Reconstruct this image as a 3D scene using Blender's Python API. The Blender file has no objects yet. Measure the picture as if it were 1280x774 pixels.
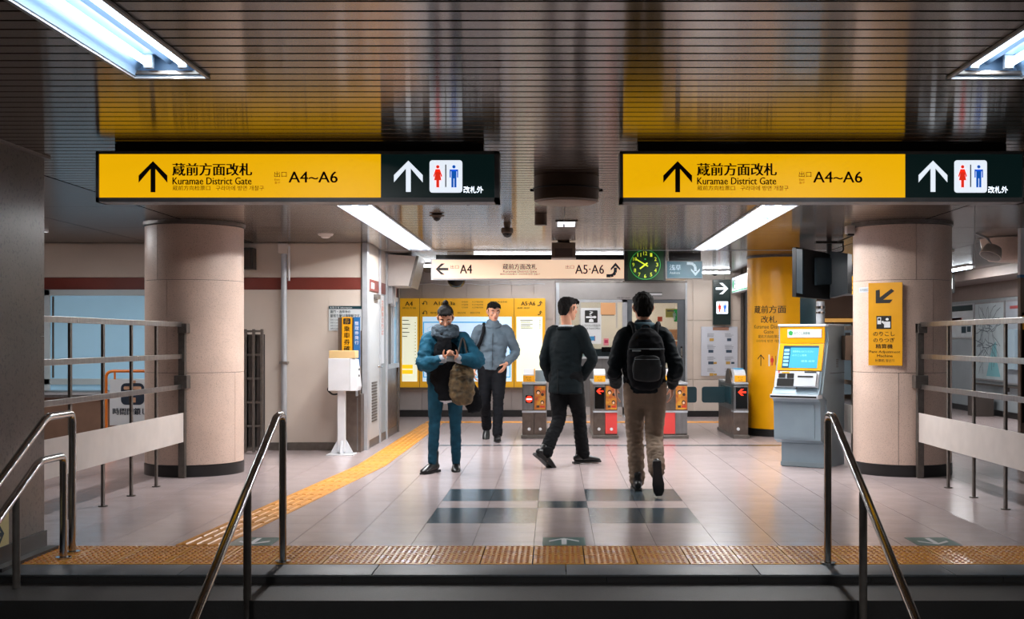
import bpy, bmesh, math, random
from mathutils import Vector, Matrix, noise
random.seed(7)
SC = bpy.context.scene
COL = SC.collection
PI = math.pi

# ---------------------------------------------------------------- camera
F = 1490.0                      # focal length in pixels of a 1280 wide frame
EYE = 1.278
VX, VY = 694.0, 425.0           # vanishing point of the hall's axis
cd = bpy.data.cameras.new('camera'); cam = bpy.data.objects.new('camera', cd); COL.objects.link(cam)
cam.location = (0, 0, EYE); cam.rotation_euler = (PI/2, 0, 0)
cd.sensor_width = 36; cd.lens = 36*F/1280
cd.shift_x = -(VX-640)/1280; cd.shift_y = (VY-387)/1280
cd.clip_start = .05; cd.clip_end = 100
SC.camera = cam
# ---------------------------------------------------------------- world, exposure
SC.view_settings.view_transform = 'Standard'; SC.view_settings.look = 'None'
SC.view_settings.gamma = 1; SC.view_settings.exposure = 0.14
SC.view_settings.use_curve_mapping = False
w = bpy.data.worlds.new('station_ambience'); SC.world = w; w.use_nodes = True
w.node_tree.nodes['Background'].inputs[0].default_value = (.42, .50, .62, 1)
w.node_tree.nodes['Background'].inputs[1].default_value = .10
LIGHT_K = 1.0

CEIL = 2.398
def P(px, py, Y): return Vector(((px-VX)*Y/F, Y, EYE+(VY-py)*Y/F))
def XX(px, Y): return (px-VX)*Y/F
def ZZ(py, Y): return EYE+(VY-py)*Y/F
def lin(c):
    if isinstance(c, str): c = tuple(int(c[i:i+2], 16) for i in (0, 2, 4))
    return tuple(((v/255)/12.92 if v/255 <= .04045 else ((v/255+.055)/1.055)**2.4) for v in c)+(1,)

# ---------------------------------------------------------------- materials
MATS = {}
def mat(name, col, rough=.5, metal=0., var=0., scale=8., bump=0., bscale=60., coat=0., col2=None, spec=None, stretch=None,
        emit=None, estr=0., trans=0., aniso=0., speck=None, randobj=0., rvar=0., alpha=None, ior=None):
    if name in MATS: return MATS[name]
    m = bpy.data.materials.new(name); m.use_nodes = True; nt = m.node_tree; N = nt.nodes; L = nt.links
    b = N['Principled BSDF']; c = lin(col) if not (isinstance(col, tuple) and len(col) == 4) else col
    b.inputs['Base Color'].default_value = c; b.inputs['Roughness'].default_value = rough; b.inputs['Metallic'].default_value = metal
    b.inputs['Coat Weight'].default_value = coat
    if ior: b.inputs['IOR'].default_value = ior; b.inputs['Specular Tint'].default_value = (1, .9, .79, 1)
    if spec is not None: b.inputs['Specular IOR Level'].default_value = spec
    if trans: b.inputs['Transmission Weight'].default_value = trans
    tc = N.new('ShaderNodeTexCoord'); src = tc.outputs['Object']
    if stretch:
        mp = N.new('ShaderNodeMapping'); mp.inputs['Scale'].default_value = stretch; L.new(src, mp.inputs[0]); src = mp.outputs[0]
    out = None
    if var or col2 or randobj:
        nz = N.new('ShaderNodeTexNoise'); nz.inputs['Scale'].default_value = scale; nz.inputs['Detail'].default_value = 6; L.new(src, nz.inputs['Vector'])
        mx = N.new('ShaderNodeMix'); mx.data_type = 'RGBA'
        c2 = lin(col2) if col2 else tuple(v*(1-var) for v in c[:3])+(1,)
        c1 = c if col2 else tuple(min(1, v*(1+var)) for v in c[:3])+(1,)
        mx.inputs[6].default_value = c1; mx.inputs[7].default_value = c2
        rp = N.new('ShaderNodeMapRange'); rp.inputs[1].default_value = .32; rp.inputs[2].default_value = .68
        L.new(nz.outputs[0], rp.inputs[0]); L.new(rp.outputs[0], mx.inputs[0]); out = mx.outputs[2]
        if rvar:
            rr = N.new('ShaderNodeMapRange'); rr.inputs[3].default_value = max(.02, rough-rvar); rr.inputs[4].default_value = rough+rvar
            L.new(nz.outputs[0], rr.inputs[0]); L.new(rr.outputs[0], b.inputs['Roughness'])
    if speck:                                          # fine stone speckle: colour, scale, amount
        v = N.new('ShaderNodeTexNoise'); v.inputs['Scale'].default_value = speck[1]; v.inputs['Detail'].default_value = 2; L.new(tc.outputs['Object'], v.inputs['Vector'])
        r = N.new('ShaderNodeMapRange'); r.inputs[1].default_value = .56; r.inputs[2].default_value = .66; r.inputs[4].default_value = speck[2]
        L.new(v.outputs[0], r.inputs[0])
        mx2 = N.new('ShaderNodeMix'); mx2.data_type = 'RGBA'; mx2.inputs[7].default_value = lin(speck[0]); L.new(r.outputs[0], mx2.inputs[0])
        if out: L.new(out, mx2.inputs[6])
        else: mx2.inputs[6].default_value = c
        out = mx2.outputs[2]
    if randobj:
        oi = N.new('ShaderNodeObjectInfo'); hs = N.new('ShaderNodeHueSaturation'); mr = N.new('ShaderNodeMapRange')
        mr.inputs[3].default_value = 1-randobj; mr.inputs[4].default_value = 1+randobj
        L.new(oi.outputs['Random'], mr.inputs[0]); L.new(mr.outputs[0], hs.inputs['Value'])
        if out: L.new(out, hs.inputs['Color'])
        else: hs.inputs['Color'].default_value = c
        out = hs.outputs[0]
    if out: L.new(out, b.inputs['Base Color'])
    if bump:
        nb = N.new('ShaderNodeTexNoise'); nb.inputs['Scale'].default_value = bscale; nb.inputs['Detail'].default_value = 4; L.new(src, nb.inputs['Vector'])
        bp = N.new('ShaderNodeBump'); bp.inputs['Strength'].default_value = bump; bp.inputs['Distance'].default_value = .01
        L.new(nb.outputs[0], bp.inputs['Height']); L.new(bp.outputs[0], b.inputs['Normal'])
    if aniso:
        b.inputs['Anisotropic'].default_value = aniso
        tg = N.new('ShaderNodeTangent'); tg.direction_type = 'UV_MAP'; tg.uv_map = 'uv'; L.new(tg.outputs[0], b.inputs['Tangent'])
    if emit:
        b.inputs['Emission Color'].default_value = lin(emit); b.inputs['Emission Strength'].default_value = estr
    MATS[name] = m; return m

steel = mat('brushed_steel', (150, 150, 150), .3, 1, var=.12, scale=30, stretch=(1, 1, .08), rvar=.06)
steel_dark = mat('dark_steel', (104, 98, 93), .4, .55, var=.15, scale=20)
steel_brown = mat('brown_steel', (120, 108, 100), .33, .9, var=.15, scale=14, rvar=.08)
chrome = mat('polished_steel', (190, 190, 188), .14, 1, var=.05, scale=20)
frame_m = mat('sign_frame_metal', (150, 150, 152), .45, .35, var=.08, scale=12)
alu = mat('pale_aluminium', (178, 182, 187), .38, .3, var=.06, scale=12)
black = mat('black_paint', (14, 14, 15), .42, 0, var=.2, scale=20)
black_gloss = mat('black_glass', (8, 9, 10), .12)
ink = mat('black_ink', (18, 14, 10), .6)
ink_teal = mat('dark_teal_ink', (20, 52, 66), .6)
white_ink = mat('white_ink', (232, 234, 236), .5)
red_ink = mat('red_ink', (205, 40, 30), .5)
blue_ink = mat('blue_ink', (25, 85, 170), .5)
grey_ink = mat('grey_ink', (110, 112, 116), .6)
pale_paint = mat('pale_painted_metal', (204, 196, 190), .45, 0, var=.05, scale=6, bump=.05, bscale=20)
column_stone = mat('column_terrazzo', (214, 190, 175), .36, 0, var=.07, scale=3, speck=((120, 96, 82), 140, .45), bump=.03, bscale=120)
pier_stone = mat('pier_terrazzo', (92, 84, 78), .28, 0, var=.16, scale=4, speck=((46, 41, 38), 55, .75), bump=.05, bscale=60)
tile_light = mat('floor_granite', (190, 174, 173), .2, 0, var=.09, scale=5, speck=((112, 104, 106), 260, .5), randobj=.045, rvar=.05, spec=.6)
tile_dark = mat('floor_granite_dark', (66, 80, 88), .18, 0, var=.12, scale=6, speck=((32, 38, 44), 240, .6), randobj=.12, rvar=.04, spec=.6)
grout = mat('floor_grout', (58, 54, 54), .8)
step_shaded = mat('shaded_step_stone', (38, 36, 35), .6, 0, var=.2, scale=5, speck=((24, 24, 24), 200, .8), bump=.1, bscale=120)  # darker copy of the step stone, lower treads' shade put into the colour
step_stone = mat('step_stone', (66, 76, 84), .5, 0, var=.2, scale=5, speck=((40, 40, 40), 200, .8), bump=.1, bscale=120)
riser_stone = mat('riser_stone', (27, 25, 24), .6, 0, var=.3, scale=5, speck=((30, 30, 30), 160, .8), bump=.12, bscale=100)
tactile = mat('tactile_yellow', (226, 158, 52), .26, 0, var=.14, scale=7, randobj=.08, rvar=.08)
guide_y = mat('guide_yellow', (226, 150, 40), .42, 0, var=.14, scale=7, randobj=.08)
tactile_dot = mat('tactile_dot', (206, 126, 38), .45, 0, var=.14, scale=7)
skirt = mat('black_skirting', (26, 25, 26), .35, 0, var=.2, scale=10)
slat_m = mat('ceiling_slat_metal', (62, 48, 39), .14, .0, ior=2.1, var=.04, scale=3, aniso=1.0, randobj=.04)
pan_m = mat('ceiling_panel_metal', (74, 66, 62), .25, 0, ior=1.7, var=.07, scale=2, aniso=.6, randobj=.05)
slat_back = mat('ceiling_void', (10, 9, 9), .9)
wall_beige = mat('beige_wall_panel', (204, 191, 179), .5, 0, var=.05, scale=2, bump=.02, randobj=.02)
wall_tile = mat('grey_wall_panel', (178, 170, 166), .4, 0, var=.05, scale=3, randobj=.03)
maroon = mat('maroon_band', (112, 44, 34), .45, 0, var=.06, scale=4)
wall_grey = mat('blue_grey_wall', (150, 160, 166), .5, 0, var=.05, scale=3)
white_p = mat('white_plastic', (214, 216, 220), .35, 0, var=.03, scale=8)
tan_p = mat('tan_plastic', (214, 182, 128), .5, 0, var=.05, scale=8)
yellow_p = mat('yellow_paint', (232, 164, 10), .32, 0, var=.05, scale=3)
teal_p = mat('dark_teal_paint', (16, 52, 60), .35, 0, var=.08, scale=5)
orange_p = mat('orange_paint', (214, 112, 20), .4, 0, var=.06, scale=6)
brown_p = mat('brown_metal_box', (104, 88, 76), .45, .4, var=.08, scale=8)
E_yel = mat('backlit_yellow', (250, 184, 8), .35, 0, emit=(255, 190, 6), estr=.72)
E_dark = mat('backlit_dark_green', (12, 26, 26), .3, 0, emit=(12, 30, 30), estr=.5)
E_white = mat('backlit_white', (235, 240, 245), .3, 0, emit=(235, 244, 255), estr=.85)
E_red = mat('backlit_red', (220, 40, 24), .4, 0, emit=(228, 46, 26), estr=.8)
E_blue = mat('backlit_blue', (20, 90, 190), .4, 0, emit=(20, 92, 190), estr=.7)
E_cream = mat('backlit_cream', (236, 208, 180), .35, 0, emit=(238, 206, 176), estr=.68)
E_map = mat('backlit_map_yellow', (206, 152, 24), .4, 0, emit=(206, 150, 22), estr=.34)
E_paper = mat('backlit_paper', (236, 238, 214), .4, 0, emit=(240, 242, 214), estr=.6)
E_bpaper = mat('backlit_blue_paper', (190, 214, 234), .4, 0, emit=(190, 216, 238), estr=.62)
E_ink = mat('backlit_black_print', (22, 16, 8), .6, 0)
E_tube = mat('fluorescent_tube', (255, 255, 255), .3, 0, emit=(222, 240, 255), estr=6.5)
E_refl = mat('lamp_reflector', (140, 168, 196), .3, 0)
E_screen = mat('lit_screen', (60, 140, 180), .2, 0, emit=(70, 160, 200), estr=.7)
E_led_red = mat('red_led', (240, 40, 20), .4, 0, emit=(255, 50, 24), estr=1.6)
E_clock = mat('clock_numerals', (200, 220, 60), .4, 0, emit=(206, 220, 50), estr=.65)
E_frost = mat('frosted_lit_glass', (150, 190, 215), .25, 0, emit=(128, 164, 184), estr=.36, var=.04, scale=2)

# ---------------------------------------------------------------- mesh helpers
def BM(): return bmesh.new()
def box(bm, x0, x1, y0, y1, z0, z1, bev=0.):
    r = bmesh.ops.create_cube(bm, size=1)['verts']
    for v in r:
        v.co = Vector(((x0+x1)/2+v.co.x*(x1-x0), (y0+y1)/2+v.co.y*(y1-y0), (z0+z1)/2+v.co.z*(z1-z0)))
    if bev:
        es = list({e for v in r for e in v.link_edges})
        bmesh.ops.bevel(bm, geom=es, offset=bev, segments=2, affect='EDGES', profile=.6)
    return bm
def boxb(*a, **k): return box(BM(), *a, **k)
def tube(bm, pts, r, seg=10, cap=True):
    pts = [Vector(p) for p in pts]; rings = []
    for i, p in enumerate(pts):
        t = (pts[min(i+1, len(pts)-1)]-pts[max(i-1, 0)]).normalized()
        if 0 < i < len(pts)-1:
            a = (pts[i]-pts[i-1]).normalized(); c = (pts[i+1]-pts[i]).normalized(); k = 1/max(.5, math.sqrt((1+a.dot(c))/2))
        else: k = 1
        ref = Vector((0, 0, 1)) if abs(t.z) < .9 else Vector((1, 0, 0))
        u = t.cross(ref).normalized(); v = u.cross(t).normalized()
        rr = r[i] if isinstance(r, (list, tuple)) else r
        rings.append([bm.verts.new(p+(u*math.cos(2*PI*j/seg)+v*math.sin(2*PI*j/seg))*rr) for j in range(seg)])
    for A, B in zip(rings, rings[1:]):
        # align ring starts
        k = min(range(seg), key=lambda s: (A[0].co-B[s].co).length)
        for j in range(seg):
            bm.faces.new((A[j], A[(j+1) % seg], B[(j+1+k) % seg], B[(j+k) % seg]))
    if cap:
        bm.faces.new(rings[0][::-1]); bm.faces.new(rings[-1])
    return bm
def round_path(pts, rad, n=5):
    pts = [Vector(p) for p in pts]; out = [pts[0]]
    for i in range(1, len(pts)-1):
        a = (pts[i-1]-pts[i]); c = (pts[i+1]-pts[i]); d = min(rad, a.length*.45, c.length*.45)
        p0 = pts[i]+a.normalized()*d; p2 = pts[i]+c.normalized()*d
        for k in range(n+1):
            t = k/n; out.append(p0*(1-t)**2+pts[i]*2*t*(1-t)+p2*t*t)
    out.append(pts[-1]); return out
def cyl(bm, c, r, h, axis='Z', seg=20, r2=None):
    r2 = r if r2 is None else r2; c = Vector(c)
    ax = {'X': Vector((1, 0, 0)), 'Y': Vector((0, 1, 0)), 'Z': Vector((0, 0, 1))}[axis] if isinstance(axis, str) else Vector(axis).normalized()
    return tube(bm, [c, c+ax*h], [r, r2], seg)
def lathe(bm, c, prof, seg=24, ax=None):               # prof: (r, h)
    c = Vector(c); ax = Vector((0, 0, 1)) if ax is None else Vector(ax).normalized()
    ref = Vector((1, 0, 0)) if abs(ax.x) < .9 else Vector((0, 1, 0)); u = ax.cross(ref).normalized(); v = ax.cross(u)
    rings = []
    for r, h in prof: rings.append([bm.verts.new(c+ax*h+(u*math.cos(2*PI*j/seg)+v*math.sin(2*PI*j/seg))*max(r, 1e-4)) for j in range(seg)])
    for A, B in zip(rings, rings[1:]):
        for j in range(seg): bm.faces.new((A[j], A[(j+1) % seg], B[(j+1) % seg], B[j]))
    bm.faces.new(rings[0][::-1]); bm.faces.new(rings[-1]); return bm
def prism(bm, pts, ext):                               # pts: 3d outline, ext: vector
    a = [bm.verts.new(Vector(p)) for p in pts]; b = [bm.verts.new(Vector(p)+Vector(ext)) for p in pts]; n = len(a)
    bm.faces.new(a); bm.faces.new(b[::-1])
    for i in range(n): bm.faces.new((a[i], b[i], b[(i+1) % n], a[(i+1) % n]))
    return bm
def finish(me, smooth):
    if smooth:
        for p in me.polygons: p.use_smooth = True
        try: me.set_sharp_from_angle(angle=math.radians(smooth if smooth > 1 else 35))
        except Exception: pass
WORLD = {}
def uniq(o, name): return o
def mesh_of(name, bm, m, smooth=0, uvY=False):
    bmesh.ops.recalc_face_normals(bm, faces=bm.faces)
    if uvY:
        uvl = bm.loops.layers.uv.new('uv')
        for f in bm.faces:
            for l in f.loops: l[uvl].uv = (l.vert.co.y, l.vert.co.x)
    me = bpy.data.meshes.new(name); bm.to_mesh(me); bm.free()
    if m: me.materials.append(m)
    finish(me, smooth); return me
def part(name, bm, m, parent, smooth=0, label=None, uvY=False, kind=None):
    me = bm if isinstance(bm, bpy.types.Mesh) else mesh_of(name, bm, m, smooth, uvY)
    o = bpy.data.objects.new(name, me); COL.objects.link(o); o.parent = parent
    if parent.name in WORLD: o.matrix_parent_inverse = WORLD[parent.name].inverted()
    if label: o['label'] = label
    if kind: o['kind'] = kind
    return o
def thing(name, label, cat, loc=(0, 0, 0), rz=0, group=None, local=False):
    o = bpy.data.objects.new(name, None); COL.objects.link(o); o.location = loc; o.rotation_euler = (0, 0, rz); o.empty_display_size = .1
    o['label'] = label; o['category'] = cat
    if group: o['group'] = group
    if not local: WORLD[o.name] = Matrix.Translation(Vector(loc)) @ Matrix.Rotation(rz, 4, 'Z')
    return o
def single(name, bm, m, label, cat, group=None, smooth=0, kind=None):
    me = mesh_of(name, bm, m, smooth)
    o = bpy.data.objects.new(name, me); COL.objects.link(o)
    xs = [v.co for v in me.vertices]
    c = Vector(((min(v.x for v in xs)+max(v.x for v in xs))/2, (min(v.y for v in xs)+max(v.y for v in xs))/2, min(v.z for v in xs)))
    me.transform(Matrix.Translation(-c)); o.location = c
    o['label'] = label; o['category'] = cat
    if group: o['group'] = group
    if kind: o['kind'] = kind
    WORLD[o.name] = Matrix.Translation(c)
    return o
def struct(name, bm, m, smooth=0, label=None, uvY=False):
    me = mesh_of(name, bm, m, smooth, uvY)
    o = bpy.data.objects.new(name, me); COL.objects.link(o); o['kind'] = 'structure'
    if label: o['label'] = label
    return o

# ---------------------------------------------------------------- print: lettering and flat shapes on a surface
def text_mesh(s, bold=0., res=2, spacing=1.):
    cu = bpy.data.curves.new('lettering', 'FONT'); cu.body = s; cu.size = 1; cu.resolution_u = res; cu.offset = bold; cu.space_character = spacing
    cu.align_x = 'CENTER'; cu.fill_mode = 'FRONT'
    o = bpy.data.objects.new('lettering', cu); COL.objects.link(o)
    dg = bpy.context.evaluated_depsgraph_get(); dg.update(); me = bpy.data.meshes.new_from_object(o.evaluated_get(dg), depsgraph=dg)
    bpy.data.objects.remove(o); bpy.data.curves.remove(cu); return me
TM = {}
def add_text(bm, s, bx, M, bold=0., res=2):
    """lettering fitted in the box bx=(u0,v0,u1,v1); M maps (u,v) on the surface to 3-D; v grows downwards"""
    k = (s, res)
    if bold:
        wd = (bx[3]-bx[1])*bold*1.1
        for d in (-wd, wd): add_text(bm, s, (bx[0]+d, bx[1], bx[2]+d, bx[3]), M, 0, res)
        return
    if k not in TM:
        me = text_mesh(s, 0, res); vs = [tuple(v.co) for v in me.vertices]
        TM[k] = (vs, [tuple(p.vertices) for p in me.polygons]); bpy.data.meshes.remove(me)
    vs, ps = TM[k]
    if not vs: return
    x0 = min(v[0] for v in vs); x1 = max(v[0] for v in vs); y0 = min(v[1] for v in vs); y1 = max(v[1] for v in vs)
    u0, v0, u1, v1 = bx
    nv = [bm.verts.new(M(u0+(v[0]-x0)/(x1-x0+1e-9)*(u1-u0), v1-(v[1]-y0)/(y1-y0+1e-9)*(v1-v0))) for v in vs]
    for p in ps:
        try: bm.faces.new([nv[i] for i in p])
        except ValueError: pass
def add_poly(bm, pts, M):
    try: bm.faces.new([bm.verts.new(M(*p)) for p in pts])
    except ValueError: pass
def add_rect(bm, u0, v0, u1, v1, M): add_poly(bm, [(u0, v0), (u1, v0), (u1, v1), (u0, v1)], M)
def rrect(u0, v0, u1, v1, r, n=4):
    o = []
    for cx, cy, a0 in ((u1-r, v0+r, -90), (u1-r, v1-r, 0), (u0+r, v1-r, 90), (u0+r, v0+r, 180)):
        for k in range(n+1):
            a = math.radians(a0+90*k/n); o.append((cx+r*math.cos(a), cy+r*math.sin(a)))
    return o
def disc(cx, cy, rx, ry=None, n=14): ry = ry or rx; return [(cx+rx*math.cos(2*PI*k/n), cy+ry*math.sin(2*PI*k/n)) for k in range(n)]
def arrow_pts(cx, cy, w_, h_, ang=0, st=.16):
    """upward arrow, centre cx,cy; v grows down"""
    t = w_*st
    p = [(0, -h_/2), (w_/2, -h_/2+w_*.5), (w_/2, -h_/2+w_*.5+t*1.5), (t/2, -h_/2+t*1.6), (t/2, h_/2), (-t/2, h_/2), (-t/2, -h_/2+t*1.6), (-w_/2, -h_/2+w_*.5+t*1.5), (-w_/2, -h_/2+w_*.5)]
    c, s = math.cos(ang), math.sin(ang)
    return [(cx+x*c-y*s, cy+x*s+y*c) for x, y in p]
def add_arrow(bm, cx, cy, w_, h_, M, ang=0, st=.16):
    p = arrow_pts(cx, cy, w_, h_, ang, st)
    add_poly(bm, [p[0], p[1], p[2], p[3]], M); add_poly(bm, [p[0], p[6], p[7], p[8]], M); add_poly(bm, [p[0], p[3], p[4], p[5], p[6]], M)
def curve_arrow(bm, cx, cy, s, M, flip=1, up=1, th=.16):
    """quarter-turn arrow: runs sideways then turns up (or down)"""
    pts = [(-.5, .42), (-.2, .42), (-.02, .36), (.1, .2), (.13, 0), (.13, -.15)]
    f = lambda p: (cx+p[0]*s*flip, cy+p[1]*s*up)
    for a, b in zip(pts, pts[1:]):
        dx, dy = b[0]-a[0], b[1]-a[1]; l = math.hypot(dx, dy); nx, ny = -dy/l*th/2, dx/l*th/2
        add_poly(bm, [f((a[0]+nx, a[1]+ny)), f((b[0]+nx, b[1]+ny)), f((b[0]-nx, b[1]-ny)), f((a[0]-nx, a[1]-ny))], M)
    add_poly(bm, [f((-.2, -.1)), f((.13, -.5)), f((.13, -.26)), f((-.2, .06))], M); add_poly(bm, [f((.13, -.5)), f((.46, -.1)), f((.46, .06)), f((.13, -.26))], M)
def add_person_icon(bm, cx, top, h, M, skirt_=False):
    w_ = h*.38
    add_poly(bm, disc(cx, top+h*.08, h*.075), M)
    if not skirt_:
        add_poly(bm, [(cx-w_*.5, top+h*.2), (cx+w_*.5, top+h*.2), (cx+w_*.5, top+h*.56), (cx+w_*.36, top+h*.56), (cx+w_*.36, top+h*.28), (cx-w_*.36, top+h*.28), (cx-w_*.36, top+h*.56), (cx-w_*.5, top+h*.56)], M)
        add_rect(bm, cx-w_*.3, top+h*.2, cx+w_*.3, top+h*.6, M)
        add_rect(bm, cx-w_*.3, top+h*.6, cx-w_*.04, top+h, M); add_rect(bm, cx+w_*.04, top+h*.6, cx+w_*.3, top+h, M)
    else:
        add_poly(bm, [(cx-w_*.25, top+h*.19), (cx+w_*.25, top+h*.19), (cx+w_*.52, top+h*.5), (cx+w_*.4, top+h*.54), (cx+w_*.2, top+h*.3), (cx-w_*.2, top+h*.3), (cx-w_*.4, top+h*.54), (cx-w_*.52, top+h*.5)], M)
        add_poly(bm, [(cx-w_*.18, top+h*.2), (cx+w_*.18, top+h*.2), (cx+w_*.42, top+h*.68), (cx-w_*.42, top+h*.68)], M)
        add_rect(bm, cx-w_*.17, top+h*.68, cx+w_*.17, top+h, M)
def planeM(Y, dy=.0015): return lambda u, v: P(u, v, Y)+Vector((0, -dy, 0))   # a frontal plane at distance Y
def planeF(Y, d): # frontal plane, same world position as pixel on plane Y, moved d towards viewer
    return lambda u, v: P(u, v, Y)+Vector((0, -d, 0))
def pbox(bm, u0, v0, u1, v1, Y, depth, bev=0): # box whose front face fills u0..u1 x v0..v1 at distance Y, depth going away
    return box(bm, XX(u0, Y), XX(u1, Y), Y, Y+depth, ZZ(v1, Y), ZZ(v0, Y), bev)
# ================================================================ LARGE STRUCTURE
T = .382                                               # paving pitch
FX0 = -.134                                            # a joint line
FY0 = 7.54-.382                                        # first full row starts (joint across)
# ---- floor: substrate + individual granite tiles
fl = struct('floor', boxb(-8, 8, 6.8, 27, -.2, -.012), grout)
tl_bm = lambda: boxb(-T/2+.0016, T/2-.0016, -T/2+.001, T/2-.001, -.03, 0)
me_l = mesh_of('paving_tile', tl_bm(), tile_light); me_d = mesh_of('paving_tile', tl_bm(), tile_dark)
DARK = set()
for c in (-2, -1, 1, 2):
    for r in (3, 4, 6, 7): DARK.add((c, r))
DARK.add((0, 5))
YB = 7.389                                             # far edge of the tactile band
def strip_x(y):                                        # the guide path's centre line
    return -2.21+(y-7.43)*(.345/4.7) if y < 12.1 else -1.866
cells = []
for r in range(0, 30):
    y0 = FY0+r*T
    for c in range(-10, 10):
        x0 = FX0+c*T
        cells.append((r, c, x0, y0))
cells.sort(key=lambda q: (q[3]+.001*abs(q[2])))
n_ind = 0; rest = BM()
for r, c, x0, y0 in cells:
    cx, cy = x0+T/2, y0+T/2
    if r == 0:                                         # cut row along the tactile band
        box(rest, x0+.0016, x0+T-.0016, YB+.002, y0+T-.001, -.03, 0); continue
    if n_ind < 300 and abs(cx) < 3.3:
        o = bpy.data.objects.new('paving_tile', me_d if (c, r) in DARK else me_l); COL.objects.link(o); o.parent = fl; o.location = (cx, cy, 0)
        n_ind += 1
        if (c, r) in DARK: o['label'] = 'dark blue-grey granite floor tile'
    else: box(rest, x0+.0016, x0+T-.0016, y0+.001, y0+T-.001, -.03, 0)
for r in range(0, 50):
    y0 = FY0+r*T
    for c in list(range(-20, -10))+list(range(10, 20)): box(rest, FX0+c*T+.0016, FX0+(c+1)*T-.0016, max(YB+.002, y0+.001), y0+T-.001, -.03, 0)
    if r >= 30:
        for c in range(-10, 10): box(rest, FX0+c*T+.0016, FX0+(c+1)*T-.0016, y0+.001, y0+T-.001, -.03, 0)
part('paving_field', rest, tile_light, fl, kind='stuff')
# dark inlay strip in front of the gates
part('threshold_strip', boxb(-1.4, 3.2, 14.35, 14.5, -.01, .0015), tile_dark, fl, label='dark granite strip in front of the ticket gates')
# ---- stairs going down towards the viewer
NOSE = 6.49; RISE = .152; TREAD = .297
st = struct('floor_stair_mass', boxb(-3.12, 3.12, 1.0, 6.0, -3.2, -2.6), grout)
base = BM()
for k in range(0, 16):
    y1 = NOSE-TREAD*k; z1 = -RISE*k
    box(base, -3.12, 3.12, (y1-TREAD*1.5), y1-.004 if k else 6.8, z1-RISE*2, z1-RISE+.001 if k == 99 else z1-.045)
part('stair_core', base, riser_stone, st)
for k in range(0, 6):
    y1 = NOSE-TREAD*k; z1 = -RISE*k; x = -3.12+(-.35 if k % 2 else 0)
    while x < 3.12:
        xa, xb = max(-3.12, x), min(3.12, x+1.06)
        if xb-xa > .05:
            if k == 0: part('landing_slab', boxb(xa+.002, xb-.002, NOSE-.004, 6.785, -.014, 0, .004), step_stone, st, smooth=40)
            else: part('step_slab', boxb(xa+.002, xb-.002, y1-.004, y1+TREAD-.004, z1-.014, z1, .004), step_shaded, st, smooth=40)
        x += 1.06
    x = -3.12+(-.7 if k % 2 else -.2)
    while x < 3.12:
        xa, xb = max(-3.12, x), min(3.12, x+.72)
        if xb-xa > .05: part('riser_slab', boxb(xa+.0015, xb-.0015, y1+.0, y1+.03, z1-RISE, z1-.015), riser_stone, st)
        x += .72
    tr = BM(); box(tr, -3.1, 3.1, y1-.0055, y1-.0035, z1-.010, z1-.003); part('nosing_line', tr, steel, st, label='thin bright nosing line')
# ---- tactile warning blocks along the top of the stairs
B = .3
def dots_block():
    bm = BM(); box(bm, -B/2+.004, B/2-.004, -B/2+.003, B/2-.003, -.03, .0015)
    n = 8
    for i in range(n):
        for j in range(5):
            x = (i-(n-1)/2)*(B-.03)/n; y = (j-2)*(B-.02)/5
            vs = [[bm.verts.new((x+r*math.cos(a*PI/3), y+r*1.3*math.sin(a*PI/3), z)) for a in range(6)] for r, z in ((.0112, .0015), (.0085, .0062))]
            for a in range(6): bm.faces.new((vs[0][a], vs[0][(a+1) % 6], vs[1][(a+1) % 6], vs[1][a])).material_index = 1
            bm.faces.new(vs[1]).material_index = 1
    return bm
me_dot = mesh_of('tactile_block', dots_block(), tactile); me_dot.materials.append(tactile_dot)
tb = thing('tactile_warning_strip', 'yellow band of dotted tactile paving along the top of the stairs', 'tactile paving', (0, 7.087, 0))
for j in range(2):
    for i in range(-10, 11):
        x = XX(666.5, 6.94)+.148+i*B*1.0
        if x < -3.02 or x > 3.05: continue
        o = part('tactile_block', me_dot, None, tb); o.location = (x, 6.94+j*B, 0)
def bar_block():
    bm = BM(); box(bm, -B/2+.002, B/2-.002, -B/2+.002, B/2-.002, -.01, .0035)
    for i in range(4):
        x = (i-1.5)*.068; y0, y1 = -.135, .135
        lo = [(x-.018, y0, .0035), (x+.018, y0, .0035), (x+.018, y1, .0035), (x-.018, y1, .0035)]
        hi = [(x-.011, y0+.008, .0085), (x+.011, y0+.008, .0085), (x+.011, y1-.008, .0085), (x-.011, y1-.008, .0085)]
        a = [bm.verts.new(p) for p in lo]; b = [bm.verts.new(p) for p in hi]
        for q in range(4): bm.faces.new((a[q], a[(q+1) % 4], b[(q+1) % 4], b[q]))
        bm.faces.new(b)
    return bm
me_bar = mesh_of('guide_block', bar_block(), guide_y)
gp = thing('tactile_guide_path', 'yellow ribbed guiding path running from the stairs back past the booth', 'tactile paving', (-2.1, 9.8, 0))
y = YB+.16; ang = -math.atan(.345/4.7)
while y < 18.2:
    a = ang if y < 12.1 else 0
    o = part('guide_block', me_bar, None, gp); o.location = (strip_x(y), y, 0); o.rotation_euler[2] = a
    y += B*math.cos(a)
gb = thing('tactile_cross_path', 'far yellow guiding path running sideways behind the ticket gates', 'tactile paving', (0, 18.5, 0))
x = -1.86
while x < 3.6:
    o = part('guide_block', me_bar, None, gb); o.location = (x, 18.5, 0); o.rotation_euler[2] = PI/2
    x += B
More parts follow.
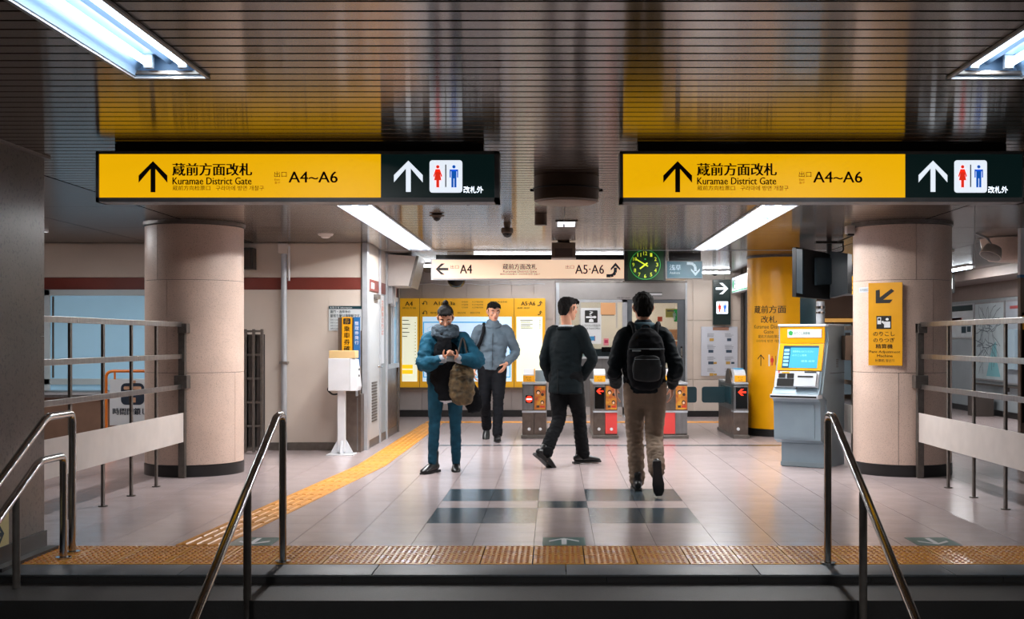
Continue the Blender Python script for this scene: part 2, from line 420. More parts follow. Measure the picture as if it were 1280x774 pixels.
# ---- green direction stickers on the floor
green_sticker = mat('teal_floor_sticker', (54, 108, 104), .3, 0, var=.1, scale=10)
def floor_sticker(px, label, flip=1):
    X = XX(px, 7.56); hw = .135*1.0; y0, y1 = 7.40, 7.70
    t = thing('floor_arrow_sticker', label, 'floor sticker', (X, 7.55, 0))
    part('sticker_sheet', boxb(X-hw, X+hw, y0, y1, .0002, .002), green_sticker, t)
    M = lambda u, v: Vector((X+u, 7.55-v*flip, .0028)); bm = BM(); add_arrow(bm, 0, 0, .19, .24, M, st=.17)
    part('arrow', bm, white_ink, t)
floor_sticker(705, 'small green floor sticker with an arrow pointing at the gates, centre of the hall')
floor_sticker(319, 'small green floor sticker with an arrow beside the left centre handrail', -1)
floor_sticker(1165, 'small green floor sticker with an arrow right of the right centre handrail', -1)

# ---- ceiling: dark void plate, metal slats in the middle, flat panels at the sides
ce = struct('ceiling', boxb(-8, 8, -3, 27, 2.56, 2.62), slat_back)
def rows(lo, hi, step):
    y = lo
    while y < hi-1e-6: yield y, min(y+step, hi); y += step
FRONT_L, FRONT_R, BACK_L, BACK_R = (-1.785, -1.476), (1.675, 1.985), (-1.80, -1.51), (1.70, 2.0)
slat_cache = {}
def slat(xa, xb, y0, w_):
    k = (round(xb-xa, 3), round(w_, 3))
    if k not in slat_cache:
        bm = BM(); L_ = (xb-xa)/2; prof = [(-w_/2+.006, .016), (-w_/2+.006, .002), (-w_/2+.010, 0), (w_/2-.010, 0), (w_/2-.006, .002), (w_/2-.006, .016)]
        A = [bm.verts.new((-L_, y, z)) for y, z in prof]; Bv = [bm.verts.new((L_, y, z)) for y, z in prof]
        n = len(prof)
        for i in range(n): bm.faces.new((A[i], A[(i+1) % n], Bv[(i+1) % n], Bv[i]))
        bm.faces.new(A); bm.faces.new(Bv[::-1])
        slat_cache[k] = mesh_of('slat', bm, slat_m, uvY=True)
    o = bpy.data.objects.new('slat', slat_cache[k]); COL.objects.link(o); o.parent = ce; o.location = ((xa+xb)/2, y0+w_/2, CEIL)
SW = .12
y = 3.70; nsl = 0
while y < 19.8:
    segs = [(-3.47, 3.43)]
    def cut(segs, h):
        out = []
        for a, b in segs:
            if h[0] > a and h[1] < b: out += [(a, h[0]-.004), (h[1]+.004, b)]
            else: out.append((a, b))
        return out
    if y+SW/2 < 5.03: segs = cut(cut(segs, FRONT_L), FRONT_R)
    if 9.84 < y+SW/2 < 14.78: segs = cut(cut(segs, BACK_L), BACK_R)
    if y+SW/2 > 13.8: segs = [(max(a, -2.15), b) for a, b in segs if b > -2.15]
    for a, b in segs: slat(a, b, y, SW); nsl += 1
    y += SW
back_slats = BM(); yy = -2.9
while yy < 3.7-.01:
    for a, b in ((-3.47, -1.80), (-1.47, 1.665), (1.995, 3.43)): box(back_slats, a, b, yy+.0035, yy+SW-.0035, CEIL, CEIL+.016)
    yy += SW
part('slat_field', back_slats, slat_m, ce, uvY=True, kind='stuff')
# flat side panels, each its own
for side, edges in ((-1, [-8, -6.3, -4.66, -3.482]), (1, [3.442, 4.9, 6.4, 8])):
    for a, b in zip(edges, edges[1:]):
        yy = -3.0
        while yy < 26.9:
            ye = min(yy+1.86, 27)
            if side < 0 and yy > 13.8: break
            part('ceiling_panel', boxb(a+.005, b-.005, yy+.004, (min(ye, 13.78) if side < 0 else ye)-.004, CEIL, CEIL+.02), pan_m, ce, uvY=True)
            yy = ye
part('ceiling_panel', boxb(-2.2, 3.43, 19.85, 26.9, CEIL, CEIL+.02), pan_m, ce, uvY=True)
# small trims in the slat field
part('cross_joint', boxb(-2.16, 3.43, 14.86, 14.9, CEIL-.004, CEIL), alu, ce)

# ---- fluorescent troughs
def troffer(xr, y0, y1, label, ntube_len=1.2, strength=1.0, louvre=False, power=0, group='recessed fluorescent troffers'):
    xa, xb = xr; cx = (xa+xb)/2; t = thing('ceiling_light', label, 'ceiling light', (cx, (y0+y1)/2, CEIL), group=None)
    bm = BM(); hi = CEIL+.075                          # shell
    prism(bm, [(xa, y0, CEIL-.004), (xa+.012, y0, CEIL-.004), (xa+.05, y0, hi), (xa+.035, y0, hi)], (0, y1-y0, 0))
    prism(bm, [(xb, y0, CEIL-.004), (xb-.012, y0, CEIL-.004), (xb-.05, y0, hi), (xb-.035, y0, hi)], (0, y1-y0, 0))
    part('reflector', bm, E_refl, t)
    fr = BM()
    for a, b in ((xa-.012, xa+.004), (xb-.004, xb+.012)): box(fr, a, b, y0-.012, y1+.012, CEIL-.012, CEIL-.002)
    box(fr, xa-.012, xb+.012, y1-.002, y1+.012, CEIL-.012, CEIL-.002); box(fr, xa-.012, xb+.012, y0-.012, y0+.002, CEIL-.012, CEIL-.002)
    part('rim', fr, alu, t)
    tp = BM(); box(tp, xa, xb, y0, y1, hi, hi+.01); prism(tp, [(cx-.03, y0, hi), (cx+.03, y0, hi), (cx, y0, hi-.03)], (0, y1-y0, 0)); box(tp, xa, xb, y1-.006, y1, CEIL-.004, hi); box(tp, xa, xb, y0, y0+.006, CEIL-.004, hi)
    part('back_plate', tp, E_refl, t)
    for s in (-1, 1):
        x = cx+s*.072; yy = y1-.04
        while yy > y0+.3:
            ya = max(y0+.03, yy-ntube_len)
            part('fluorescent_tube', tube(BM(), [(x, ya+.03, CEIL+.038), (x, yy-.03, CEIL+.038)], .0165, 10), E_tube, t, smooth=40)
            e = BM(); box(e, x-.02, x+.02, yy-.03, yy-.005, CEIL+.018, hi, .004); box(e, x-.02, x+.02, ya+.005, ya+.03, CEIL+.018, hi, .004)
            part('lamp_holder', e, white_p, t); yy = ya-.02
    if louvre:
        yy = y0+.1
        while yy < y1-.05:
            part('louvre', boxb(xa+.02, xb-.02, yy, yy+.012, CEIL+.0, CEIL+.02), white_p, t); yy += .24
    if power:
        ld = bpy.data.lights.new('lamp_glow', 'AREA'); ld.shape = 'RECTANGLE'; ld.size = .03; ld.size_y = y1-y0-.1; ld.energy = power*LIGHT_K; ld.color = (1.0, .975, .96)
        lo = bpy.data.objects.new('lamp_glow', ld); COL.objects.link(lo); lo.parent = t; lo.matrix_parent_inverse = WORLD[t.name].inverted(); lo.location = (cx, (y0+y1)/2, CEIL+.021)
        ld.cycles.is_portal = False
    return t
troffer(FRONT_L, 2.45, 5.05, 'long open twin tube ceiling light at the top left corner', power=26)
troffer(FRONT_R, 2.45, 5.06, 'long open twin tube ceiling light at the top right corner', power=26)
troffer(BACK_L, 9.82, 14.78, 'long louvred ceiling light behind the left yellow sign', louvre=True, power=165)
troffer(BACK_R, 9.82, 14.78, 'long louvred ceiling light behind the right yellow sign', louvre=True, power=165)
troffer((-1.785, -1.476), -1.6, 1.2, 'unseen fill light added over the stairs behind the viewer, left', power=24)  # unseen pair of fixtures, added to brighten sign fronts and risers
troffer((1.675, 1.985), -1.6, 1.2, 'unseen fill light added over the stairs behind the viewer, right', power=24)
def batten(x0, x1, y, label, z=CEIL, power=0, axis='X', L_=1.2):
    if axis == 'X': bx = (x0, x1, y-.06, y+.06)
    else: bx = (x0-.06, x0+.06, y, y+L_)
    t = thing('ceiling_light', label, 'ceiling light', ((bx[0]+bx[1])/2, (bx[2]+bx[3])/2, z))
    part('housing', boxb(*bx, z-.03, z, .004), white_p, t)
    pa, pb = ((x0+.02, y, z-.05), (x1-.02, y, z-.05)) if axis == 'X' else ((x0, y+.02, z-.05), (x0, y+L_-.02, z-.05))
    part('fluorescent_tube', tube(BM(), [pa, pb], .018, 8), E_tube, t, smooth=40)
    if power:
        ld = bpy.data.lights.new('lamp_glow', 'AREA'); ld.shape = 'RECTANGLE'; ld.size = bx[1]-bx[0]-.02; ld.size_y = bx[3]-bx[2]-.02; ld.energy = power*LIGHT_K; ld.color = (1.0, .975, .96)
        lo = bpy.data.objects.new('lamp_glow', ld); COL.objects.link(lo); lo.parent = t; lo.matrix_parent_inverse = WORLD[t.name].inverted(); lo.location = ((bx[0]+bx[1])/2, (bx[2]+bx[3])/2, z-.031)
batten(-1.12, .94, 16.1, 'thin bare tube light across the ceiling just above the cream sign', power=40)
batten(-2.1, -1.55, 17.3, 'short tube light left of the cream sign, beside the booth', power=8)
batten(2.15, 2.8, 19.0, 'short tube light above the black toilet sign', power=22)
batten(-1.2, 1.2, 18.9, 'tube light hidden behind the cream sign over the route map', power=50)
batten(4.9, 0, 14.8, 'ceiling tube light right of the right pillar, nearer one', axis='Y', power=60)
batten(6.15, 0, 17.6, 'ceiling tube light below the horn speaker on the right', axis='Y', L_=1.6, power=90)
batten(6.9, 0, 21.5, 'far ceiling tube light peeping past the right pillar', axis='Y', L_=1.4, power=80)
batten(5.2, 0, 21.5, 'ceiling tube light over the far passage behind the fare machine', axis='Y', L_=1.4, power=40)
batten(-5.2, 0, 10.9, 'ceiling tube light above the shuttered counter on the left', axis='Y', L_=1.2, power=44)
batten(5.4, 0, 8.6, 'ceiling tube light over the right side passage, outside the frame edge', axis='Y', L_=1.2, power=12)

# ---- piers beside the stairs
pl = struct('wall_left_pier', boxb(-4.1, -3.135, 1.0, 7.26, -3, 2.56), pier_stone)
for a, b in ((1.0, 2.9), (2.9, 5.1), (5.1, 7.28)):
    for z0, z1 in ((.115, 1.3), (1.3, 2.385)): part('stone_panel', boxb(-3.135, -3.12, a+.0015, b-.0015, z0+.001, z1-.001), pier_stone, pl)
part('coping_strip', boxb(-3.13, -3.09, 1.0, 7.30, 2.385, 2.398), steel_dark, pl)
part('skirting', boxb(-3.135, -3.105, 6.2, 7.285, -.16, .115), skirt, pl)
for k in range(1, 8):
    y1 = NOSE-TREAD*k+.3; part('skirting', boxb(-3.135, -3.107, y1-TREAD, y1, -RISE*k-.2, -RISE*k+.11), skirt, pl)
part('skirting', boxb(-3.12, -3.04, 6.55, 7.30, 0.0, .02), skirt, pl)
pr = struct('wall_right_pier', boxb(3.135, 4.1, 1.0, 7.26, -3, 2.56), pier_stone)
for a, b in ((1.0, 2.9), (2.9, 5.1), (5.1, 7.28)):
    for z0, z1 in ((.115, 1.3), (1.3, 2.385)): part('stone_panel', boxb(3.12, 3.135, a+.0015, b-.0015, z0+.001, z1-.001), pier_stone, pr)
part('skirting', boxb(3.105, 3.135, 6.2, 7.285, -.16, .115), skirt, pr)
# yellow direction plate low on the left pier
dp = thing('arrow_plate', 'small cream plate with a dark arrow low on the left stone pier', 'sign', (-3.115, 6.66, .2))
ym0, ym1 = 6.42, 6.86; 
part('plate', boxb(-3.119, -3.112, 6.50, 6.79, .07, .30), mat('cream_plate', (206, 196, 140), .5), dp)
M = lambda u, v: Vector((-3.1105, 6.645+u, .185-v)); bm = BM(); add_arrow(bm, 0, 0, .15, .17, M, ang=PI/2); part('arrow', bm, ink_teal, dp)

# ---- left rear wall with maroon band, window and counter (frontal, at WY)
WY = 13.8
wl = struct('wall_left', boxb(-7.6, -2.2, WY+.03, WY+.2, 0, 2.56), wall_beige)
def wpanel(x0, x1, z0, z1, m=wall_beige, name='wall_panel', d=.0, label=None): return part(name, boxb(x0+.002, x1-.002, WY-d, WY+.03, z0+.001, z1-.001, .002), m, wl, label=label)
xs = [-7.6, -5.93, -4.3, -3.17, -2.235]
for a, b in zip(xs, xs[1:]):
    wpanel(a, b, 2.0, 2.395); wpanel(a, b, 1.86, 2.0, maroon, 'maroon_band', .006)
wpanel(-4.3, -3.17, .09, 1.86); wpanel(-3.17, -2.235, .09, 1.86)
wpanel(-4.3, -2.235, 0, .09, steel_dark, 'kick_plate', .01)
wpanel(-7.6, -5.93, .09, 1.86)
wpanel(-5.93, -4.3, .0, .56, mat('brown_wall_panel', (128, 100, 84), .5, 0, var=.06, scale=3))
# window with frosted pane
win = struct('window_1', boxb(-5.93, -4.3, WY+.0, WY+.028, .60, 1.86), E_frost)
wf = BM(); box(wf, -5.93, -5.84, WY-.03, WY-.001, .56, 1.86, .004); box(wf, -5.93, -4.3, WY-.03, WY-.001, 1.79, 1.86, .004); box(wf, -5.93, -4.3, WY-.03, WY-.001, .76, .83, .004); box(wf, -5.93, -4.3, WY-.03, WY-.001, .56, .63, .004)
box(wf, -4.39, -4.3, WY-.03, WY-.001, .56, 1.86, .004)
part('window_frame', wf, mat('pale_window_frame', (196, 210, 216), .4), win)
part('glazing_bead', boxb(-5.82, -5.8, WY-.012, WY-.001, .84, 1.78), steel_dark, win)
ct = thing('counter', 'steel topped counter below the pale blue window at left', 'counter', (-5.2, WY-.3, 0))
part('countertop', boxb(-7.0, -4.75, WY-.42, WY-.04, .63, .70, .01), steel, ct); part('front_panel', boxb(-7.0, -4.78, WY-.36, WY-.05, 0, .63), mat('brown_counter', (120, 92, 76), .5, 0, var=.08), ct)
part('edge_strip', boxb(-7.0, -4.75, WY-.43, WY-.42, .66, .69), alu, ct)
# outer left end
struct('wall_left_end', boxb(-7.8, -7.6, 1, 14, 0, 2.56), wall_beige)
struct('wall_left_gap', boxb(-7.6, -4.1, 5.2, 5.3, 0, 2.56), pier_stone)
struct('wall_right_gap', boxb(4.1, 7.6, 5.2, 5.3, 0, 2.56), pier_stone)
# conduit pipe
cp = thing('conduit_pipe', 'pale vertical conduit pipe on the beige wall, boxed at its top', 'pipe', (XX(354.5, WY-.05), WY-.06, 0))
x = XX(355, WY-.06)
part('pipe', tube(BM(), [(x+.0, WY-.06, 0), (x, WY-.06, 2.28)], .034, 12), alu, cp, smooth=40)
part('pipe', tube(BM(), [(x+.055, WY-.05, 1.96), (x+.055, WY-.05, 2.36)], .014, 8), white_p, cp, smooth=40)
part('junction_box', boxb(x-.06, x+.05, WY-.13, WY-.01, 2.27, 2.39, .01), pale_paint, cp, label='small box at the top of the pipe')
part('clamp', boxb(x-.045, x+.045, WY-.10, WY-.005, 1.0, 1.03), steel, cp)

# ---- booth: side wall along the hall with door and window band
bx = -2.19; BW = struct('wall_booth', boxb(-2.5, -2.2, WY+.2, 16.6, 0, 2.56), wall_beige)
def bpan(y0, y1, z0, z1, m, name='wall_panel', d=0., label=None): return part(name, boxb(-2.2, bx+d, y0+.002, y1-.002, z0+.001, z1-.001), m, BW, label=label)
part('corner_post', boxb(-2.235, -2.17, WY-.02, WY+.12, 0, 2.398, .006), alu, BW)
part('corner_post', boxb(-2.25, -2.235, WY-.008, WY+.0, 0, 2.398), steel_dark, BW)
part('wall_post', boxb(-2.2, -2.165, 14.78, 14.84, 0, 2.398, .004), alu, BW)
part('wall_post', boxb(-2.2, -2.165, 15.38, 15.44, 0, 2.398, .004), alu, BW)
part('wall_post', boxb(-2.2, -2.165, 16.5, 16.58, 0, 2.398, .004), steel_dark, BW)
bpan(13.92, 14.78, 2.0, 2.39, wall_beige); bpan(14.84, 15.38, 2.0, 2.39, wall_beige); bpan(15.44, 16.5, 2.0, 2.39, wall_beige)
bpan(13.92, 14.78, 1.86, 2.0, maroon, 'maroon_band', .004); bpan(14.84, 15.38, 1.86, 2.0, maroon, 'maroon_band', .004); bpan(15.44, 16.5, 1.86, 2.0, maroon, 'maroon_band', .004)
part('name_plate', boxb(bx+.004, bx+.01, 14.15, 14.38, 1.89, 1.96), white_p, BW, label='small white name plate')
bpan(14.84, 15.38, .1, 1.86, wall_grey); bpan(13.92, 16.5, 0, .1, steel_dark, 'kick_plate', .006)
bpan(15.44, 16.5, .1, .92, steel_brown, 'lower_panel')
dr = struct('door_1', boxb(bx-.008, bx+.012, 13.95, 14.76, .1, 1.84, .003), mat('pale_grey_door', (186, 190, 192), .4, 0, var=.03))
lv = BM()
for k in range(14): box(lv, bx+.012, bx+.018, 14.15, 14.55, .30+k*.035, .318+k*.035)
part('vent_louvre', lv, steel_dark, dr)
part('door_handle', tube(BM(), [(bx+.012, 14.66, .95), (bx+.06, 14.66, .95), (bx+.06, 14.56, .95)], .011, 8), chrome, dr, smooth=40)
part('door_closer', boxb(bx+.012, bx+.05, 14.3, 14.6, 1.77, 1.83, .004), steel_dark, dr)
# vertical red-lettered notice between door and window
vn = single('vertical_notice', boxb(bx+.0, bx+.006, 14.93, 15.22, .98, 1.84), white_p, 'tall white strip notice with orange characters beside the booth door', 'notice')
M = lambda u, v: Vector((bx+.0075, 15.075+u, 1.80-v)); bm = BM()
for k, ch in enumerate('定期券のりば'): add_text(bm, ch, (-.075, .02+k*.075, .075, .085+k*.075), M)
part('lettering', bm, mat('orange_ink', (206, 90, 40), .6), vn)
w2 = struct('window_2', boxb(bx-.006, bx+.002, 15.46, 16.48, .95, 1.84), mat('blue_glass', (120, 160, 180), .1, 0, emit=(110, 165, 200), estr=.25))
wf = BM()
for a, b in ((15.44, 15.5), (15.78, 15.86), (15.98, 16.04), (16.44, 16.5)): box(wf, bx-.0, bx+.02, a, b, .92, 1.86)
box(wf, bx, bx+.02, 15.44, 16.5, 1.80, 1.86); box(wf, bx, bx+.03, 15.44, 16.5, .90, .96)
part('window_frame', wf, alu, w2)
part('dark_blind', boxb(bx+.002, bx+.014, 15.5, 15.8, .96, 1.8), black, w2)
# projecting boxes above booth window
pj = thing('projecting_sign_box', 'beige wedge shaped sign box under the ceiling at the booth corner', 'sign box', (-2.0, 15.7, 2.05))
part('housing', prism(BM(), [(-2.17, 15.45, 2.39), (-1.80, 15.45, 2.36), (-1.90, 15.45, 1.98), (-2.17, 15.45, 1.98)], (0, .75, 0)), pale_paint, pj)
part('face_frame', prism(BM(), [(-1.80, 15.43, 2.37), (-1.765, 15.43, 2.36), (-1.865, 15.43, 1.96), (-1.90, 15.43, 1.97)], (0, .79, 0)), steel_dark, pj)
part('bracket', boxb(-2.18, -2.12, 15.5, 15.6, 1.75, 1.98, .004), alu, pj); part('bracket', boxb(-2.18, -2.12, 15.75, 15.85, 1.72, 1.98, .004), alu, pj)

# ---- rear wall (frontal at BY): grey panels, office front
BY = 19.8
wb = struct('wall_back', boxb(-2.6, .012, BY+.03, BY+.25, 0, 2.56), wall_tile)
zz = [.11, .82, 1.61, 2.395]; PW = XX(28+VX, BY)
x = XX(499.5, BY)
while x < XX(694, BY)-.02:
    for a, b in zip(zz, zz[1:]):
        xe = min(x+PW, XX(694.5, BY)); part('wall_panel', boxb(x+.003, xe-.003, BY, BY+.03, a+.003, b-.003, .002), wall_tile, wb)
    x += PW
part('skirting', boxb(-2.6, XX(695, BY), BY-.012, BY+.03, 0, .11), skirt, wb)
wr = struct('wall_back_right', boxb(XX(858.5, BY), XX(926, BY), BY+.03, BY+.25, 0, 2.56), wall_beige)
xs = [858.5, 866, 905.5, 926]; zs = [.09, .62, 1.6, 2.395]
for a, b in zip(xs, xs[1:]):
    for c, d in zip(zs, zs[1:]): part('wall_panel', boxb(XX(a, BY)+.003, XX(b, BY)-.003, BY, BY+.03, c+.003, d-.003, .002), wall_beige, wr)
part('skirting', boxb(XX(858.5, BY), XX(926, BY), BY-.012, BY+.03, 0, .1), skirt, wr)
part('passage_frame', boxb(XX(926, BY), XX(929, BY), BY-.02, BY+.3, 0, 2.398), steel_dark, wr)
part('passage_frame', boxb(XX(931.5, BY), XX(935, BY), BY+.0, BY+.5, 0, 2.2), steel, wr)
# wavy cable on the rear wall
cb = BM(); pts = []
for k in range(60):
    u = 504+k*3; pts.append(P(u, 355.5+.9*math.sin(k*.42), BY-.015))
tube(cb, pts, .008, 6); single('wall_cable', cb, white_p, 'thin pale cable sagging along the rear wall above the route map', 'cable', smooth=40)
# far right walls
RX = 7.42
rw = struct('wall_right', boxb(RX, RX+.2, 5, 27, 0, 2.56), wall_grey)
part('skirting', boxb(RX-.015, RX, 5, 27, 0, .1), skirt, rw)
part('upper_band', boxb(RX-.02, RX, 5, 27, 1.98, 2.25), mat('mauve_band', (120, 106, 100), .5, 0, var=.05), rw)
part('soffit_box', boxb(6.7, RX, 5, 27, 2.25, 2.4), mat('mauve_band', (120, 106, 100)), rw)
fw = struct('wall_far', boxb(3.0, 8, 26, 26.2, 0, 2.56), mat('brown_lintel', (142, 112, 92), .5, 0, var=.06, scale=2))
part('header_lintel', boxb(3.1, RX, 25.6, 26, 1.76, 2.38), mat('brown_lintel', (142, 112, 92)), fw)
for k in range(9):
    x = 3.9+k*.42; part('glass_partition', boxb(x, x+.38, 25.7, 25.73, .1, 1.62), mat('grey_glass', (140, 158, 170), .15, emit=(120, 140, 150), estr=.12), fw); part('partition_post', boxb(x+.38, x+.42, 25.66, 25.76, 0, 1.72), steel_dark, fw)
part('warm_strip', boxb(3.9, RX, 25.65, 25.7, 1.66, 1.74), mat('warm_lit_strip', (220, 170, 90), .5, emit=(230, 170, 90), estr=.5), fw)
struct('wall_far_inner', boxb(2.95, 3.1, BY+.25, 26, 0, 2.56), wall_beige)
struct('wall_office_rear', boxb(-2.6, 3.0, 23.4, 23.5, 0, 2.56), wall_beige)
struct('wall_hall_rear', boxb(-8, 8, -3.1, -3, -3.5, 2.62), pier_stone)

# ---- round columns
def column(cx, cy, m_main, label, R=.46, angs=(100, 220, 340), off2=34, zs=((.11, .97), (.97, 1.84), (1.84, 2.36))):
    t = thing('column', label, 'column', (cx, cy, 0))
    part('core', cyl(BM(), (cx, cy, 0), R-.014, CEIL-.001, seg=48), grout, t, smooth=40)
    part('skirting', lathe(BM(), (cx, cy, 0), [(R-.013, 0), (R+.004, 0), (R+.004, .105), (R-.013, .11)], 56), skirt, t, smooth=30)
    for j, (z0, z1) in enumerate(zs):
        off = (0, off2, 20)[j % 3]
        for k, a0 in enumerate(angs):
            a0 = math.radians(a0+off); a1 = a0+math.radians(120); g = .0022/R; bm = BM(); n = 20
            ro, ri = R, R-.013; ring = []
            for q in range(n+1):
                a = a0+g+(a1-a0-2*g)*q/n; c, s = math.cos(a), math.sin(a)
                ring.append([bm.verts.new((cx+r*c, cy+r*s, z)) for r, z in ((ri, z0+.002), (ro, z0+.002), (ro, z1-.002), (ri, z1-.002))])
            for A, Bq in zip(ring, ring[1:]):
                for e in range(4): bm.faces.new((A[e], A[(e+1) % 4], Bq[(e+1) % 4], Bq[e]))
            bm.faces.new(ring[0]); bm.faces.new(ring[-1][::-1])
            part('stone_panel', bm, m_main, t, smooth=35)
    part('collar', lathe(BM(), (cx, cy, 0), [(R-.01, 2.36), (R+.014, 2.368), (R+.018, 2.397), (R-.01, 2.397)], 48), steel_dark, t, smooth=30)
    return t
CLX, CRX, CYY = -3.486, 3.354, 11.53
column(CLX, CYY, column_stone, 'round beige terrazzo column on the left with the railing fixed to it')
column(CRX, CYY, column_stone, 'round beige terrazzo column on the right carrying a yellow sign', angs=(130, 250, 370), off2=41)
YCX, YCY, YR = 3.06, 16.1, .46
yc = thing('column', 'round column painted yellow and dark green behind the fare machine', 'column', (YCX, YCY, 0))
def arc_shell(R, a0, a1, z0, z1, n=24, th=.008, cx=YCX, cy=YCY):
    bm = BM(); ring = []
    for q in range(n+1):
        a = math.radians(a0+(a1-a0)*q/n); c, s = math.cos(a), math.sin(a)
        ring.append([bm.verts.new((cx+r*c, cy+r*s, z)) for r, z in ((R-th, z0), (R, z0), (R, z1), (R-th, z1))])
    for A, Bq in zip(ring, ring[1:]):
        for e in range(4): bm.faces.new((A[e], A[(e+1) % 4], Bq[(e+1) % 4], Bq[e]))
    bm.faces.new(ring[0]); bm.faces.new(ring[-1][::-1]); return bm
part('core', cyl(BM(), (YCX, YCY, 0), YR-.008, CEIL-.001, seg=48), column_stone, yc, smooth=40)
part('wrap', arc_shell(YR, 120, 290, .1, 2.37), yellow_p, yc, smooth=35, label='bright yellow half of the column')
part('wrap', arc_shell(YR, -70, 60, .1, 2.37), teal_p, yc, smooth=35, label='dark green side of the column')
part('skirting', arc_shell(YR+.006, 0, 360, 0, .1, 48, .02), skirt, yc, smooth=35)
part('collar', arc_shell(YR+.012, 0, 360, 2.372, 2.395, 48, .03), steel_dark, yc, smooth=35)
def yM(u, v):                                          # pixel-like u -> angle on the cylinder
    s = (u-VX)/F; best = None
    # intersection of the view ray direction (u) with the cylinder in plan, solved once per vertex
    A_ = s*s+1; B_ = -2*(s*YCX+YCY); C_ = YCX**2+YCY**2-(YR+.0025)**2
    D = max(0, B_*B_-4*A_*C_); y = (-B_-math.sqrt(D))/(2*A_)
    return Vector((s*y, y, EYE+(VY-v)*(15.66)/F))
# lettering is laid out on the unrolled surface: angle in degrees, height in metres
def cylM(a_c, R=YR+.0025): return lambda u, v: Vector((YCX+R*math.cos(math.radians(a_c)+u/R), YCY+R*math.sin(math.radians(a_c)+u/R), v*-1))
def zpx(py): return EYE+(VY-py)*15.68/F
M = cylM(237.5); bm = BM()
W = .42/34.9
def ct_(s, wd, p0, p1, bold=.0): add_text(bm, s, (-wd/2, -zpx(p0), wd/2, -zpx(p1)), M, bold)
ct_('蔵前方面', .46, 382, 391.7, .012); ct_('改札', .225, 394.8, 403.8, .012); ct_('Kuramae District', .47, 406, 410.8); ct_('Gate', .14, 412.6, 417)
ct_('蔵前方向检票口', .32, 418.8, 423); ct_('구라마에 방면 개찰구', .40, 424.6, 428.2)
add_arrow(bm, -.115, -zpx(450.5), .105, .155, M, st=.13)
part('lettering', bm, ink, yc)
bm = BM(); add_rect(bm, .0, -zpx(443.5), .19, -zpx(457.8), M); part('toilet_pictogram', bm, white_p, yc)
M2 = cylM(237.5, YR+.0045); bm = BM(); add_person_icon(bm, .05, -zpx(445), .125, M2, True); part('woman_icon', bm, red_ink, yc)
bm = BM(); add_person_icon(bm, .14, -zpx(445), .125, M2); part('man_icon', bm, blue_ink, yc); bm = BM(); add_rect(bm, .093, -zpx(445), .099, -zpx(456.5), M2); part('divider', bm, ink, yc)
# ================================================================ OBJECTS
# ---- large backlit hanging signs
def big_sign(dx, dark_end, label):
    Y = 6.76; u = lambda a: a+dx
    t = thing('hanging_sign', label, 'sign', (XX(u(371), Y), Y+.07, 2.06))
    fx0, fx1 = u(119.5), dark_end+6
    fr = BM()
    pbox(fr, fx0, 189, fx1, 192.5, Y-.012, .15); pbox(fr, fx0, 247, fx1, 252.5, Y-.012, .15); pbox(fr, fx0, 189, u(123.5), 252.5, Y-.012, .15); pbox(fr, dark_end, 189, fx1, 252.5, Y-.012, .15)
    part('frame', fr, frame_m, t)
    part('housing', pbox(BM(), u(123), 192, dark_end, 247.5, Y+.01, .12), frame_m, t)
    part('ceiling_mount', boxb(XX(u(142), Y), XX(u(604), Y), Y+.02, Y+.10, ZZ(190, Y), CEIL-.002), black, t)
    part('yellow_face', pbox(BM(), u(123.5), 192.5, u(476), 247, Y-.001, .008), E_yel, t)
    part('dark_face', pbox(BM(), u(476), 192.5, dark_end, 247, Y-.001, .008), E_dark, t)
    M = planeF(Y, .0035); M2 = planeF(Y, .006)
    bm = BM(); add_arrow(bm, u(191.5), 221, 36, 39, M, st=.17)
    add_text(bm, '蔵前方面改札', (u(216), 204, u(315), 220), M, .03, 3); add_text(bm, 'Kuramae District Gate', (u(216), 221.8, u(314.5), 230.8), M, .025)
    add_text(bm, '蔵前方向检票口', (u(216), 232.2, u(263), 238.2), M); add_text(bm, '구라마에 방면 개찰구', (u(270), 232.2, u(330), 238.4), M)
    add_text(bm, '出口', (u(343), 214.5, u(358.5), 221.5), M); add_text(bm, 'A4~A6', (u(361), 214.5, u(422), 228.5), M, .02, 4)
    part('lettering', bm, E_ink, t)
    bm = BM(); add_text(bm, 'Exit', (u(343.5), 223.5, u(350), 226), M); add_text(bm, '출구', (u(343.5), 227, u(350), 229.8), M); part('small_lettering', bm, mat('ochre_ink', (150, 108, 20), .6), t)
    bm = BM(); add_arrow(bm, u(510.5), 220.5, 36, 39, M, st=.17); add_text(bm, '改札外', (u(579.5), 233, u(604), 241.5), M, .03)
    add_poly(bm, rrect(u(537), 200.5, u(578), 241, 3.5), M); part('white_print', bm, E_white, t)
    bm = BM(); add_person_icon(bm, u(547.3), 206.5, 28, M2, True); part('woman_icon', bm, E_red, t)
    bm = BM(); add_person_icon(bm, u(567.5), 206.5, 28, M2); part('man_icon', bm, E_blue, t)
    bm = BM(); add_rect(bm, u(556.6), 206, u(558), 234, M2); part('divider', bm, E_ink, t)
big_sign(0, 618, 'left one of the two big yellow and black lit hanging signs')
big_sign(655.5, 1279, 'right one of the two big yellow and black lit hanging signs')

